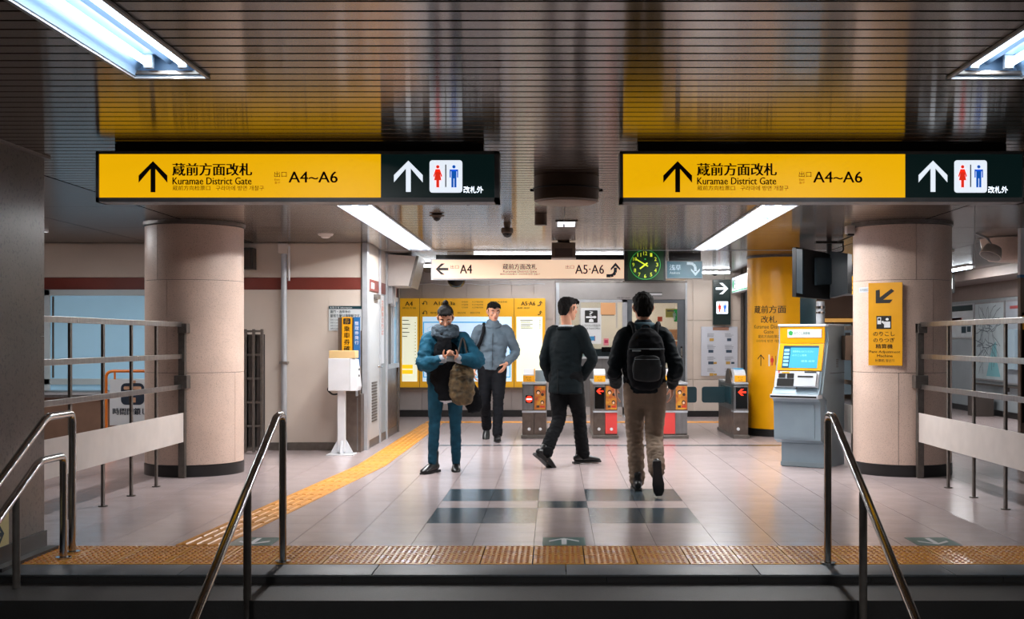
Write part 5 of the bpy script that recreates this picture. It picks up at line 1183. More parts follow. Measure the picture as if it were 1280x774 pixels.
Y = 19.0; t = thing('exit_sign', 'small lit sign peeping out right of the right column', 'sign', (XX(1189, Y), Y, ZZ(366, Y))); part('case', pbox(BM(), 1170, 343, 1193.5, 366.5, Y, .1, .004), black, t); part('face', pbox(BM(), 1172, 348, 1190.5, 361, Y-.005, .006), E_white, t); part('hanger', tube(BM(), [(XX(1182, Y), Y+.05, ZZ(344, Y)), (XX(1182, Y), Y+.05, CEIL)], .012, 8), black, t)
Y = 11.9; t = thing('poster_board', 'tall standing poster board at the right frame edge, white above and dark below', 'board', (4.9, 12.2, 0))
part('upper', boxb(4.645, 5.3, 11.9, 11.97, 1.93, CEIL-.002), white_p, t); part('stripe', boxb(4.64, 5.305, 11.895, 11.975, 1.90, 1.93), mat('sign_blue', (30, 100, 160)), t); part('lower', boxb(4.645, 5.3, 11.9, 11.97, .0, 1.90), brown_p, t); part('poster', boxb(4.66, 5.28, 11.885, 11.9, .45, 1.55), black_gloss, t); part('poster_strip', boxb(4.66, 5.28, 11.88, 11.886, 1.38, 1.52), mat('sign_yellow', (226, 160, 14)), t)

def set_group(names, g):
    for o in SC.objects:
        if o.parent is None and o.type in ('EMPTY', 'MESH') and o.name.split('.')[0] in names: o['group'] = g
set_group(('ticket_gate',), 'ticket gates in a row'); set_group(('stair_handrail',), 'steel handrails on the stairs'); set_group(('hanging_sign',), 'signs hanging from the ceiling')
set_group(('ceiling_light',), 'fluorescent ceiling lights'); set_group(('dome_camera',), 'dome cameras on the ceiling'); set_group(('barrier_fence',), 'steel rail barriers'); set_group(('wall_map',), 'maps on the right wall')
set_group(('column',), 'round columns'); set_group(('floor_arrow_sticker',), 'green arrow stickers on the floor'); set_group(('pull_cord',), 'pull cords under the ceiling')
# ================================================================ PEOPLE
skin = mat('skin', (206, 150, 122), .5, 0, var=.06, scale=12, spec=.4)
hair_m = mat('black_hair', (13, 11, 10), .75, spec=.2, metal=0, var=.3, scale=40, bump=.5, bscale=90, stretch=(1, 1, .2))
eye_w = mat('eye_white', (225, 220, 214), .25); eye_d = mat('eye_dark', (24, 16, 12), .2); lip_m = mat('lips', (168, 96, 86), .5)
def evaluated(bm, voxel, smooth_it=6, extra=None):
    bmesh.ops.recalc_face_normals(bm, faces=bm.faces)
    me = bpy.data.meshes.new('t'); bm.to_mesh(me); bm.free(); o = bpy.data.objects.new('t', me); COL.objects.link(o)
    r = o.modifiers.new('r', 'REMESH'); r.mode = 'VOXEL'; r.voxel_size = voxel
    if smooth_it: s = o.modifiers.new('s', 'SMOOTH'); s.factor = .5; s.iterations = smooth_it
    dg = bpy.context.evaluated_depsgraph_get(); dg.update(); out = bpy.data.meshes.new_from_object(o.evaluated_get(dg), depsgraph=dg)
    bpy.data.objects.remove(o); bpy.data.meshes.remove(me); return out
def fold(me, amp, fr, seed=0, zs=1.0, extra=None):
    nrm_ = [v.normal.copy() for v in me.vertices]
    for v, n in zip(me.vertices, nrm_):
        c = v.co; q = Vector((c.x*fr+seed, c.y*fr, c.z*fr*zs)); d = noise.noise(q)*.65+noise.noise(q*2.3)*.35
        d = 1-abs(d)*2.2 if amp > 0 else d
        a = abs(amp)*(extra(c) if extra else 1)
        v.co += n*(d-.5)*a
def cloth(name, bm, m, parent, voxel=.012, smooth_it=5, amp=.008, fr=9, seed=0, zs=1.6, extra=None, label=None):
    me = evaluated(bm, voxel, smooth_it)
    if amp: fold(me, amp, fr, seed, zs, extra)
    me.name = name; me.materials.clear(); me.materials.append(m)
    for p in me.polygons: p.use_smooth = True
    return part(name, me, None, parent, label=label)
def cr(a, b, c, d, t): return .5*((2*b)+(c-a)*t+(2*a-5*b+4*c-d)*t*t+(3*b-a-3*c+d)*t**3)
def chain(bm, pts, rad, lat=(1, 0, 0), seg=16, sub=4, cap=True, capk=1.0):
    """closed tapered tube through pts; rad: r or (across, fore-aft); lat: the 'across' axis (one or one per point)"""
    pts = [Vector(p) for p in pts]; rad = [(r, r) if not isinstance(r, tuple) else r for r in rad]
    lats = [Vector(l) for l in lat] if isinstance(lat, list) else [Vector(lat)]*len(pts)
    n = len(pts); g = lambda L_, i: L_[max(0, min(n-1, i))]
    C, R, A = [], [], []
    for i in range(n-1):
        for k in range(sub):
            t = k/sub; C.append(Vector([cr(g(pts, i-1)[j], pts[i][j], pts[i+1][j], g(pts, i+2)[j], t) for j in range(3)]))
            R.append(tuple(max(.002, cr(g(rad, i-1)[j], rad[i][j], rad[i+1][j], g(rad, i+2)[j], t)) for j in range(2))); A.append(lats[i].lerp(lats[i+1], t))
    C.append(pts[-1]); R.append(rad[-1]); A.append(lats[-1])
    if cap:
        t0 = (C[0]-C[1]).normalized(); t1 = (C[-1]-C[-2]).normalized(); m0, m1 = min(R[0]), min(R[-1])
        for f, hgt in ((.86, .45*capk), (.45, .8*capk)):
            C.insert(0, pts[0]+t0*m0*hgt); R.insert(0, (R[0 if f == .86 else 1][0]*f if f == .86 else rad[0][0]*f, rad[0][1]*f)); A.insert(0, lats[0])
            C.append(pts[-1]+t1*m1*hgt); R.append((rad[-1][0]*f, rad[-1][1]*f)); A.append(lats[-1])
    rings = []
    for i, c in enumerate(C):
        t = (C[min(i+1, len(C)-1)]-C[max(0, i-1)]).normalized(); u = A[i]-t*A[i].dot(t)
        if u.length < .05: u = Vector((0, 1, 0))-t*t.y
        u.normalize(); v = t.cross(u)
        rings.append([bm.verts.new(c+u*R[i][0]*math.cos(2*PI*j/seg)+v*R[i][1]*math.sin(2*PI*j/seg)) for j in range(seg)])
    for P_, Q in zip(rings, rings[1:]):
        for j in range(seg): bm.faces.new((P_[j], P_[(j+1) % seg], Q[(j+1) % seg], Q[j]))
    bm.faces.new(rings[0][::-1]); bm.faces.new(rings[-1])
def ell(bm, c, r, Rm=None, seg=14):
    m = Matrix.Translation(Vector(c)) @ (Rm.to_4x4() if Rm else Matrix.Identity(4)) @ Matrix.Diagonal((*r, 1))
    bmesh.ops.create_uvsphere(bm, u_segments=seg, v_segments=seg//2+2, radius=1, matrix=m)
def ik(a, b, l1, l2, pole):
    d = b-a; L_ = min(d.length, (l1+l2)*.998); dn = d.normalized(); x = (l1*l1-l2*l2+L_*L_)/(2*L_); h = math.sqrt(max(0, l1*l1-x*x))
    p = Vector(pole); p = (p-dn*p.dot(dn)).normalized(); return a+dn*x+p*h, a+dn*L_
def hand(bm, w_, d, pn, th_side, curl=.35, s=1.0):
    """wrist, direction of the palm, palm normal (side the fingers close to), side of the thumb"""
    d = Vector(d).normalized(); pn = Vector(pn); pn = (pn-d*pn.dot(d)).normalized(); sd = Vector(th_side); sd = (sd-d*sd.dot(d)-pn*sd.dot(pn)).normalized()
    chain(bm, [w_-d*.02*s, w_+d*.02*s, w_+d*.055*s, w_+d*.085*s], [(.022*s, .017*s), (.030*s, .016*s), (.038*s, .015*s), (.036*s, .012*s)], sd, seg=12, sub=3)
    for k, (off, ln) in enumerate(((.027, .070), (.009, .078), (-.009, .073), (-.027, .057))):
        p = w_+d*.082*s+sd*off*s; dd = d+sd*off*2.0; dd.normalize(); pts = [p-d*.03*s, p]; a = curl*(.7+.12*k)
        for q in range(3):
            dd = (dd*math.cos(a)+pn*math.sin(a)).normalized(); p = p+dd*ln*s*(.42, .32, .26)[q]; pts.append(p)
        chain(bm, pts, [.0085*s, .009*s, .0085*s, .008*s, .0068*s], sd, seg=8, sub=2)
    p = w_+d*.02*s+sd*.022*s; dd = (d*.62+sd*.72+pn*.25).normalized(); pts = [p-dd*.01*s, p+dd*.035*s]; p = pts[-1]
    for q in range(2): dd = (dd*.86+d*.35+pn*.25).normalized(); p = p+dd*(.03, .026)[q]*s; pts.append(p)
    chain(bm, pts, [.014*s, .0115*s, .0095*s, .008*s], pn, seg=8, sub=2)
HEADP = [(0.0, .020, .070, .020), (.03, .034, .082, -.01), (.10, .046, .088, -.035), (.2, .056, .090, -.055), (.33, .063, .090, -.078), (.46, .069, .091, -.092), (.58, .073, .094, -.10), (.70, .074, .092, -.103), (.82, .067, .080, -.097), (.92, .048, .054, -.074), (1.0, .015, .012, -.03)]
def head(bm, base, Rm, s=1.0, h=.225):
    """base = chin level, centre of the head above the neck; Rm columns = right, forward, up"""
    T_ = lambda x, y, z: base+Rm @ Vector((x*s, y*s, z*s))
    rings = []; n = 24
    for z, w_, f, b in HEADP:
        cy, dy = (f+b)/2, (f-b)/2; rings.append([bm.verts.new(T_(w_*math.cos(2*PI*j/n), cy+dy*math.sin(2*PI*j/n), z*h)) for j in range(n)])
    for A, B_ in zip(rings, rings[1:]):
        for j in range(n): bm.faces.new((A[j], A[(j+1) % n], B_[(j+1) % n], B_[j]))
    bm.faces.new(rings[0][::-1]); bm.faces.new(rings[-1])
    R3 = Rm
    chain(bm, [T_(0, .088, .50*h), T_(0, .097, .42*h), T_(0, .108, .335*h), T_(0, .094, .30*h)], [.008*s, .010*s, .015*s, .010*s], Rm @ Vector((1, 0, 0)), seg=10, sub=2)
    for e in (-1, 1):
        ell(bm, T_(e*.012, .096, .31*h), (.009*s, .009*s, .007*s), R3, 10)
        ell(bm, T_(e*.032, .086, .565*h), (.022*s, .010*s, .006*s), R3, 10)      # brow ridge
        ell(bm, T_(e*.043, .066, .39*h), (.020*s, .02*s, .02*s), R3, 10)         # cheek
        chain(bm, [T_(e*.070, -.006, .33*h), T_(e*.079, -.014, .42*h), T_(e*.083, -.018, .52*h), T_(e*.076, -.006, .56*h), T_(e*.073, .004, .47*h)], [.006*s, .009*s, .010*s, .008*s, .006*s], Rm @ Vector((0, 1, 0)), seg=8, sub=3)
    ell(bm, T_(0, .090, .20*h), (.022*s, .008*s, .007*s), R3, 10); ell(bm, T_(0, .088, .165*h), (.019*s, .009*s, .007*s), R3, 10); ell(bm, T_(0, .080, .06*h), (.02*s, .012*s, .014*s), R3, 10)
    return T_
def face_parts(parent, T_, Rm, s, h=.225):
    for e in (-1, 1):
        b = BM(); ell(b, T_(e*.032, .0835, .47*h), (.014*s, .009*s, .0075*s), Rm, 10); part('eye', b, eye_w, parent, smooth=60)
        b = BM(); ell(b, T_(e*.032, .091, .47*h), (.006*s, .004*s, .006*s), Rm, 8); part('iris', b, eye_d, parent, smooth=60)
        b = BM(); chain(b, [T_(e*.017, .096, .575*h), T_(e*.034, .095, .60*h), T_(e*.052, .084, .585*h)], [(.003*s, .004*s), (.0035*s, .005*s), (.002*s, .003*s)], Rm @ Vector((0, 1, 0)), seg=6, sub=2); part('eyebrow', b, hair_m, parent)
    b = BM(); ell(b, T_(0, .0945, .183*h), (.021*s, .006*s, .009*s), Rm, 10); part('lips', b, lip_m, parent, smooth=60)
def hair(parent, T_, Rm, s, h=.225, fringe=.74, side=.42, nape=.18, vol=1.0, amp=.006, bun=False, seed=0):
    b = BM(); rings = []; n = 28
    # (level, half width, front, back)
    prof = [(nape, .048, -.045, -.088), (.30, .064, -.030, -.103), (side, .074, -.004, -.112), (.55, .0785, .018, -.118), (.66, .081, .05, -.121), (fringe, .082, .092, -.121), (.84, .078, .098, -.115), (.95, .064, .082, -.10), (1.05, .038, .045, -.066), (1.085, .008, .0, -.02)]
    for z, w_, f, bk in prof:
        cy, dy = (f+bk)/2, (f-bk)/2; rings.append([b.verts.new(T_(w_*vol*math.cos(2*PI*j/n), cy+dy*vol*math.sin(2*PI*j/n), z*h)) for j in range(n)])
    for A, B_ in zip(rings, rings[1:]):
        for j in range(n): b.faces.new((A[j], A[(j+1) % n], B_[(j+1) % n], B_[j]))
    b.faces.new(rings[0][::-1]); b.faces.new(rings[-1])
    for e in (-1, 1): chain(b, [T_(e*.070, .02, .62*h), T_(e*.074, .012, .50*h), T_(e*.072, .010, .40*h)], [(.008*s, .02*s), (.007*s, .015*s), (.004*s, .008*s)], Rm @ Vector((1, 0, 0)), seg=8, sub=2)
    random.seed(seed)
    for k in range(9):
        x = -.06+.015*k; y_ = .083-.35*x*x/.06*.2; chain(b, [T_(x*.8, .05, .96*h), T_(x, y_+.018, .85*h), T_(x+random.uniform(-.012, .012), y_+.02, (fringe-.02-random.random()*.07)*h)], [.014*s, .012*s, .004*s], Rm @ Vector((1, 0, 0)), seg=8, sub=3)
    if bun: ell(b, T_(0, -.04, 1.14*h), (.034*s, .034*s, .036*s), Rm, 14); chain(b, [T_(0, -.02, 1.0*h), T_(0, -.035, 1.1*h)], [.03*s, .022*s], Rm @ Vector((1, 0, 0)))
    me = evaluated(b, .005, 2); fold(me, -amp, 38, seed, .5); me.name = 'hair'; me.materials.clear(); me.materials.append(hair_m)
    for p in me.polygons: p.use_smooth = True
    return part('hair', me, None, parent)
def shoe(parent, ank, toe, up, m, boot=False, L_=.27, name='shoe'):
    """ankle, toe direction, up of the foot"""
    f = Vector(toe).normalized(); u = Vector(up); u = (u-f*u.dot(f)).normalized(); r = f.cross(u); b = BM(); q = lambda a, c: ank+f*a+u*c
    sc = L_/.27
    chain(b, [q(-.075*sc, -.035), q(-.03*sc, -.028), q(.04*sc, -.034), q(.11*sc, -.046), q(.165*sc, -.056), q(.19*sc, -.06)], [(.030, .034), (.036, .045), (.040, .042), (.047, .030), (.043, .023), (.026, .015)], r, seg=16, sub=3)
    chain(b, [q(-.03*sc, -.03), q(-.028*sc, .03), q(-.03*sc, .10 if boot else .05)], [(.040, .05), (.040, .044), (.048 if boot else .042, .050 if boot else .045)], r, seg=14, sub=3)
    sh = cloth(name, b, m, parent, .008, 3, 0)
    b = BM(); pts = [(-.10, .028), (-.09, .034), (0, .034), (.10, .048), (.16, .044), (.20, .024)]
    outl = [q(a*sc, -.085)+r*w_ for a, w_ in pts]+[q(a*sc, -.085)-r*w_ for a, w_ in pts[::-1]]; prism(b, outl, u*.018); part('sole', b, black, sh)
    b = BM(); box(b, -.03, .03, -.03, .03, -.008, .0); bmesh.ops.transform(b, matrix=Matrix.Translation(q(-.07*sc, -.082)) @ Matrix((r, f, u)).transposed().to_4x4(), verts=b.verts); part('heel', b, black, sh)
    return sh

def person(label, X, Y, rz, H, pelvis, lean, ankles, toes, feet_up, wrists, epoles, hands, head_yaw, head_pitch, twist=0., c=None, boot=False, bulk=1.0, hipw=.09, head_s=1.0, kpole=(0, 1, 0)):
    root = thing('person', label, 'person', (X, Y, 0), rz, local=True)
    Rz = Matrix.Rotation(-rz, 3, 'Z'); toL = lambda p: Rz @ (Vector(p)-Vector((X, Y, 0)))
    dl = lambda d: Rz @ Vector(d)
    pel = toL(pelvis); up = dl(lean).normalized(); lat0 = Vector((1, 0, 0)); latS = Matrix.Rotation(twist, 3, 'Z') @ Vector((1, 0, 0))
    fwdS = up.cross(latS).normalized()*-1 if False else latS.cross(up)*-1
    fwd = up.cross(latS)
    neck = pel+up*(.305*H); shc = pel+up*(.262*H); chest = pel+up*(.20*H)
    sh = [shc+latS*e*.105*H for e in (-1, 1)]          # left (x<0), right
    hip = [pel+lat0*e*hipw-Vector((0, 0, .02)) for e in (-1, 1)]
    ank, kn, elb, wr = [], [], [], []
    for i in (0, 1):
        k, a = ik(hip[i], toL(ankles[i]), .245*H, .238*H, Vector(kpole)); kn.append(k); ank.append(a)
        e, w_ = ik(sh[i], toL(wrists[i]), .172*H, .152*H, dl(epoles[i])); elb.append(e); wr.append(w_)
    J = dict(pel=pel, up=up, neck=neck, shc=shc, chest=chest, sh=sh, hip=hip, ank=ank, kn=kn, elb=elb, wr=wr, latS=latS, fwd=fwd, toL=toL, dl=dl, H=H)
    # --- body, one continuous surface
    b = BM(); s = H/1.7
    chain(b, [pel-Vector((0, 0, .07)), pel+up*.05, pel+up*.15*s, chest, shc, neck-up*.015*s, neck+up*.02*s], [(.13*s, .10*s), (.145*s, .10*s), (.125*s, .09*s), (.15*s, .10*s), (.125*s, .075*s), (.065*s, .058*s), (.052*s, .052*s)], [lat0, lat0, lat0.lerp(latS, .5), latS, latS, latS, latS], seg=20)
    for i, e in enumerate((-1, 1)):
        chain(b, [sh[i]-latS*e*.06, sh[i], sh[i].lerp(elb[i], .5), elb[i]], [.05*s, .052*s, .045*s, .038*s], dl((0, 1, 0)))
        chain(b, [elb[i], elb[i].lerp(wr[i], .3), wr[i]], [.038*s, .037*s, .025*s], dl((0, 1, 0)))
        chain(b, [hip[i], hip[i].lerp(kn[i], .5), kn[i]], [.078*s, .066*s, .047*s]); chain(b, [kn[i], kn[i].lerp(ank[i], .35), ank[i]], [.047*s, .046*s, .030*s])
        f = dl(toes[i]).normalized(); chain(b, [ank[i]-f*.03-dl(feet_up[i])*.03, ank[i]+f*.06-dl(feet_up[i])*.05, ank[i]+f*.14-dl(feet_up[i])*.065], [(.03, .03), (.035, .025), (.03, .014)], f.cross(dl(feet_up[i])))
        hd_, pn, ts, curl = hands[i]; hand(b, wr[i], dl(hd_), dl(pn), dl(ts), curl, s*1.0)
    Rh = Matrix.Rotation(head_yaw, 3, 'Z') @ Matrix.Rotation(head_pitch, 3, 'X')
    hb = neck+up*.055*s+Rh @ Vector((0, .012, 0))
    chain(b, [neck-up*.05, neck+up*.01, hb+Rh @ Vector((0, -.03, .05))], [.06*s, .053*s, .050*s], latS)
    T_ = head(b, hb, Rh, s*.98*head_s)
    me = evaluated(b, .0065, 2); me.name = 'body'; me.materials.clear(); me.materials.append(skin)
    for p in me.polygons: p.use_smooth = True
    body = part('body', me, None, root); face_parts(body, T_, Rh, s*.98*head_s)
    J.update(T_=T_, Rh=Rh, root=root, body=body, s=s, hs=s*.98*head_s, f=[dl(t) for t in toes], fu=[dl(t) for t in feet_up])
    return J
def trousers(J, m, r=(.098, .088, .068, .062, .060), waist=(.165, .115), break_=.0, name='trousers', amp=.010, seed=1, fit=1.0, label=None):
    b = BM(); s = J['s']; pel, up = J['pel'], J['up']
    chain(b, [pel-Vector((0, 0, .085)), pel-Vector((0, 0, .02)), pel+up*.08], [(waist[0]*.86*s, waist[1]*.9*s), (waist[0]*s, waist[1]*s), (waist[0]*.95*s, waist[1]*.95*s)], seg=20)
    for i in (0, 1):
        h, k, a = J['hip'][i], J['kn'][i], J['ank'][i]
        end = k.lerp(a, 1.0-break_)+ (J['f'][i]*.01)
        chain(b, [h+Vector((0, 0, .03)), h.lerp(k, .45), k, k.lerp(a, .5), end], [(r[0]*s, r[0]*1.08*s), (r[1]*s, r[1]*1.05*s), r[2]*s, (r[3]*s, r[3]*1.08*s), (r[4]*s, r[4]*1.12*s)], seg=16, sub=5)
    kz = [J['kn'][i].z for i in (0, 1)]; az = [J['ank'][i].z for i in (0, 1)]
    ex = lambda c: 1.1 if c.z < max(az)+.22 else (.9 if abs(c.z-sum(kz)/2) < .12 else .45)
    return cloth(name, b, m, J['root'], .011, 4, amp, 10, seed, 2.6, ex, label)
def jacket(J, m, hem=.0, rad=None, sleeve=(.070, .062, .055, .052, .046), cuff=.97, amp=.010, seed=3, name='jacket', collar=.07, arms=(0, 1), fr=8, shoulder=.02, label=None, voxel=.011):
    """rad: list of (along the spine from the pelvis in m, half width, half depth, forward shift)"""
    b = BM(); s = J['s']; pel, up, fw, latS = J['pel'], J['up'], J['fwd'], J['latS']
    pts = [pel+up*a*s+fw*d*s for a, w_, dp, d in rad]; chain(b, pts, [(w_*s, dp*s) for a, w_, dp, d in rad], [Vector((1, 0, 0)).lerp(latS, min(1, k/(len(rad)-1)*1.3)) for k in range(len(rad))], seg=24, sub=5, capk=.12)
    for i in arms:
        e = (-1, 1)[i]; S, E, W_ = J['sh'][i], J['elb'][i], J['wr'][i]
        chain(b, [S-latS*e*.075*s-up*.01, S+up*shoulder*.4-latS*e*.012, S.lerp(E, .5), E, E.lerp(W_, .5), E.lerp(W_, cuff)], [sleeve[0]*.95*s, sleeve[0]*s, sleeve[1]*s, sleeve[2]*s, sleeve[3]*s, sleeve[4]*s], J['dl']((0, 1, 0)), seg=16, sub=5, capk=.3)
    if collar: chain(b, [J['neck']-up*.05, J['neck']+up*.015+fw*.004], [(.095*s, .085*s), (collar*s, collar*.98*s)], latS, seg=18)
    ez = sum(J['elb'][i].z for i in (0, 1))/2
    ex = lambda c: 1.2 if abs(c.z-ez) < .12 else .8
    return cloth(name, b, m, J['root'], voxel, 4, amp, fr, seed, 1.5, ex, label)
WX = lambda px, Y: XX(px, Y)
def W(px, py, Y): return P(px, py, Y)

# ---- 1: woman walking towards the viewer, looking at her phone
Yw = 11.62; Xw = XX(557, Yw)
teal_coat = mat('teal_jacket_cloth', (22, 74, 96), .75, spec=.15, metal=0, var=.2, scale=9, bump=.2, bscale=90); black_cloth = mat('black_cloth', (18, 20, 24), .85, spec=.15, metal=0, var=.25, scale=9, bump=.2, bscale=120)
jean = mat('teal_denim', (22, 62, 80), .8, spec=.15, metal=0, var=.22, scale=12, bump=.15, bscale=200); grey_scarf = mat('grey_knit_scarf', (72, 84, 94), .9, spec=.15, metal=0, var=.3, scale=24, bump=.6, bscale=160)
ph = W(563.5, 446, Yw-.30)
J = person('woman in a teal jacket with a hair bun, looking at her phone', Xw, Yw, PI, 1.60, (Xw, Yw+.02, .86), (0.0, -.06, 1),
    [W(570, 583, Yw+.02)+Vector((0, .03, -.0)), (XX(543, Yw)+.0, Yw-.16, .085)], [(.06, -1, -.02), (-.55, -1, -.04)], [(0, 0, 1), (0, 0, 1)],
    [ph+Vector((.055, .05, -.02)), ph+Vector((-.065, .05, -.02))], [(.9, .35, -.45), (-.9, .35, -.45)],
    [((-.55, -.75, .25), (-.3, .3, .6), (0, -.2, 1), .75), ((.55, -.75, .25), (.3, .3, .6), (0, -.2, 1), .75)], .08, math.radians(-24), head_s=1.04)
trousers(J, jean, (.094, .082, .060, .056, .043), (.150, .118), .02, 'jeans', .007, 2)
jacket(J, black_cloth, rad=[(-.17, .175, .135, .01), (-.05, .178, .135, .01), (.10, .165, .130, .015), (.28, .165, .128, .02), (.41, .145, .10, .0), (.48, .08, .07, 0)], arms=(), name='long_sweater', collar=0, amp=.012)
b = jacket(J, teal_coat, rad=[(-.02, .20, .125, -.03), (.10, .198, .130, -.025), (.24, .20, .135, -.02), (.37, .195, .115, -.012), (.45, .15, .095, -.008), (.50, .085, .075, 0)], sleeve=(.082, .080, .076, .068, .050), amp=.016, collar=.075, name='jacket', cuff=.90)
bm = BM(); s = J['s']                                   # pale cuffs
for i in (0, 1): chain(bm, [J['elb'][i].lerp(J['wr'][i], .84), J['elb'][i].lerp(J['wr'][i], 1.02)], [.047, .038], (0, 0, 1))
cloth('cuffs', bm, mat('pale_grey_cuff', (150, 158, 166), .9, var=.1), J['root'], .008, 2, .003)
bm = BM(); chain(bm, [J['pel']-Vector((0, 0, .13)), J['pel']-Vector((0, 0, .19))+J['fwd']*.01], [(.165, .12), (.16, .115)], seg=20, capk=.1); cloth('shirt_hem', bm, mat('white_shirt', (196, 200, 204), .8, var=.06), J['root'], .01, 2, .004)
bm = BM(); nk = J['neck']+J['up']*.035; pts = [nk+J['latS']*math.cos(a)*.085+J['fwd']*(math.sin(a)*.085+.02)+J['up']*(.006*math.sin(3*a)) for a in [k*PI/6 for k in range(13)]]; chain(bm, pts, [(.045, .05)]*13, J['up'], sub=2)
pts = [p-J['up']*.05+(p-nk)*.15 for p in pts]; chain(bm, pts, [(.04, .045)]*13, J['up'], sub=2)
cloth('scarf', bm, grey_scarf, J['root'], .010, 2, .012, 16)
bm = BM(); q0 = nk+J['fwd']*.125; chain(bm, [q0-J['up']*.03, q0-J['up']*.18+J['fwd']*.02, q0-J['up']*.36], [(.065, .028), (.075, .022), (.07, .018)], (1, 0, 0)); cloth('scarf_end', bm, black_cloth, J['root'], .010, 2, .008, 14)
hair(J['body'], J['T_'], J['Rh'], J['hs'], bun=True, fringe=.80, vol=1.03, seed=4)
for i in (0, 1): shoe(J['root'], J['ank'][i], J['f'][i], J['fu'][i], mat('black_leather', (16, 16, 18), .3, var=.1), True, .25, 'boot')
t = thing('phone', 'dark phone held in both hands by the woman in the teal jacket', 'phone', tuple(ph+Vector((0, -.03, 0))), 0, local=True); t.rotation_euler = (math.radians(-50), 0, 0)
part('case', boxb(-.037, .037, -.005, .005, -.072, .072, .004), black, t); part('screen', boxb(-.033, .033, .005, .0058, -.066, .066), black_gloss, t); part('camera_bump', boxb(-.03, -.008, -.008, -.005, .04, .062, .001), black_gloss, t)
# handbag on her left shoulder
tote_m = mat('brown_tote_cloth', (118, 98, 66), .8, 0, scale=16, col2=(34, 34, 30), bump=.3, bscale=60)
cb_ = W(577.5, 478, Yw-.16); t = thing('tote_bag', 'brown and black patterned tote bag on the arm of the woman in teal', 'bag', tuple(cb_), 0, local=True)
bm = BM(); chain(bm, [(0, 0, -.175), (0, 0, -.08), (0, 0, .05), (0, 0, .15)], [(.10, .055), (.125, .072), (.118, .06), (.10, .030)], seg=20); cloth('bag_body', bm, tote_m, t, .010, 3, .016, 11)
for dy in (-.02, .02): part('handle', tube(BM(), round_path([(-.06, dy, .14), (-.03, dy, .30), (.0, dy*.5+.08, .46), (.045, dy+.02, .30), (.07, dy, .14)], .08), .009, 8), mat('dark_strap', (40, 32, 26), .6), t, smooth=40)
cb_ = W(591, 496, Yw+.06); t = thing('dark_shoulder_bag', 'limp black bag hanging behind the patterned tote', 'bag', tuple(cb_), 0, local=True)
bm = BM(); chain(bm, [(.02, 0, -.13), (.0, 0, -.02), (-.02, 0, .10)], [(.075, .035), (.09, .05), (.05, .03)], seg=16); cloth('bag_body', bm, black_cloth, t, .010, 3, .012, 12); part('strap', tube(BM(), [(-.02, 0, .1), (-.045, .02, .25), (-.06, .03, .40)], .008, 8), black, t)

# ---- 2: man in the grey jacket behind her
Yg = 15.15; Xg = XX(615, Yg)
grey_jk = mat('blue_grey_jacket', (92, 108, 120), .7, spec=.15, metal=0, var=.14, scale=8, bump=.15, bscale=90); dark_tr = mat('black_trousers', (17, 19, 24), .8, spec=.15, metal=0, var=.2, scale=9)
J = person('man in a blue grey zip jacket and black trousers walking behind the woman', Xg, Yg, PI, 1.755, (Xg+.0, Yg+.03, .935), (.02, -.03, 1),
    [(XX(621.5, Yg-.25), Yg-.2, .085), (XX(607, Yg), Yg+.26, .16)], [(.05, -1, 0), (-.05, -.75, -.6)], [(0, 0, 1), (0, -.6, .75)],
    [(XX(633.5, Yg), Yg-.10, .98), (XX(593, Yg), Yg-.02, .90)], [(.7, 1, 0), (-.6, 1, 0)],
    [((-.45, -.35, -.8), (-1, .2, 0), (0, -1, 0), .3), ((0, -.2, -1), (1, 0, 0), (0, -1, 0), .5)], math.radians(18), math.radians(-8), twist=.06)
trousers(J, dark_tr, seed=5)
jacket(J, grey_jk, rad=[(-.03, .172, .122, .0), (.04, .18, .125, .0), (.16, .17, .12, .0), (.32, .185, .125, .0), (.42, .165, .10, 0), (.475, .11, .08, 0), (.52, .07, .065, 0)], sleeve=(.068, .062, .056, .052, .044), collar=.082, amp=.014)
bm = BM(); nk = J['neck']-J['up']*.0; pts = [nk+J['latS']*math.cos(a)*.085+J['fwd']*(math.sin(a)*.075-.01)+J['up']*(-.01-.02*math.sin(a)) for a in [k*PI/6 for k in range(13)]]; chain(bm, pts, [(.026, .03)]*13, J['up'], sub=2); cloth('hood', bm, grey_jk, J['root'], .009, 2, .006)
part('zip', tube(BM(), [J['pel']+J['up']*.0+J['fwd']*.131, J['pel']+J['up']*.18+J['fwd']*.137, J['pel']+J['up']*.32+J['fwd']*.136, J['pel']+J['up']*.43+J['fwd']*.118], .005, 6), mat('dark_zip', (50, 60, 68), .4), J['root'])
hair(J['body'], J['T_'], J['Rh'], J['hs'], fringe=.76, vol=1.05, amp=.012, seed=8)
for i in (0, 1): shoe(J['root'], J['ank'][i], J['f'][i], J['fu'][i], mat('black_leather', (16, 16, 18), .3), False, .27)
R_ = Matrix.Rotation(PI, 3, 'Z'); o0 = Vector((Xg, Yg, 0)); w0 = lambda v: tuple(o0+R_ @ v)
cpk = w0(J['chest']-J['fwd']*.19-J['up']*.02); t = thing('backpack', 'black backpack worn over one shoulder by the man in the grey jacket', 'bag', cpk, 0, local=True)
bm = BM(); chain(bm, [(0, 0, -.20), (0, 0, -.05), (0, 0, .12), (0, .0, .20)], [(.13, .075), (.145, .085), (.13, .075), (.09, .05)], seg=20); cloth('pack_body', bm, black_cloth, t, .011, 3, .01)
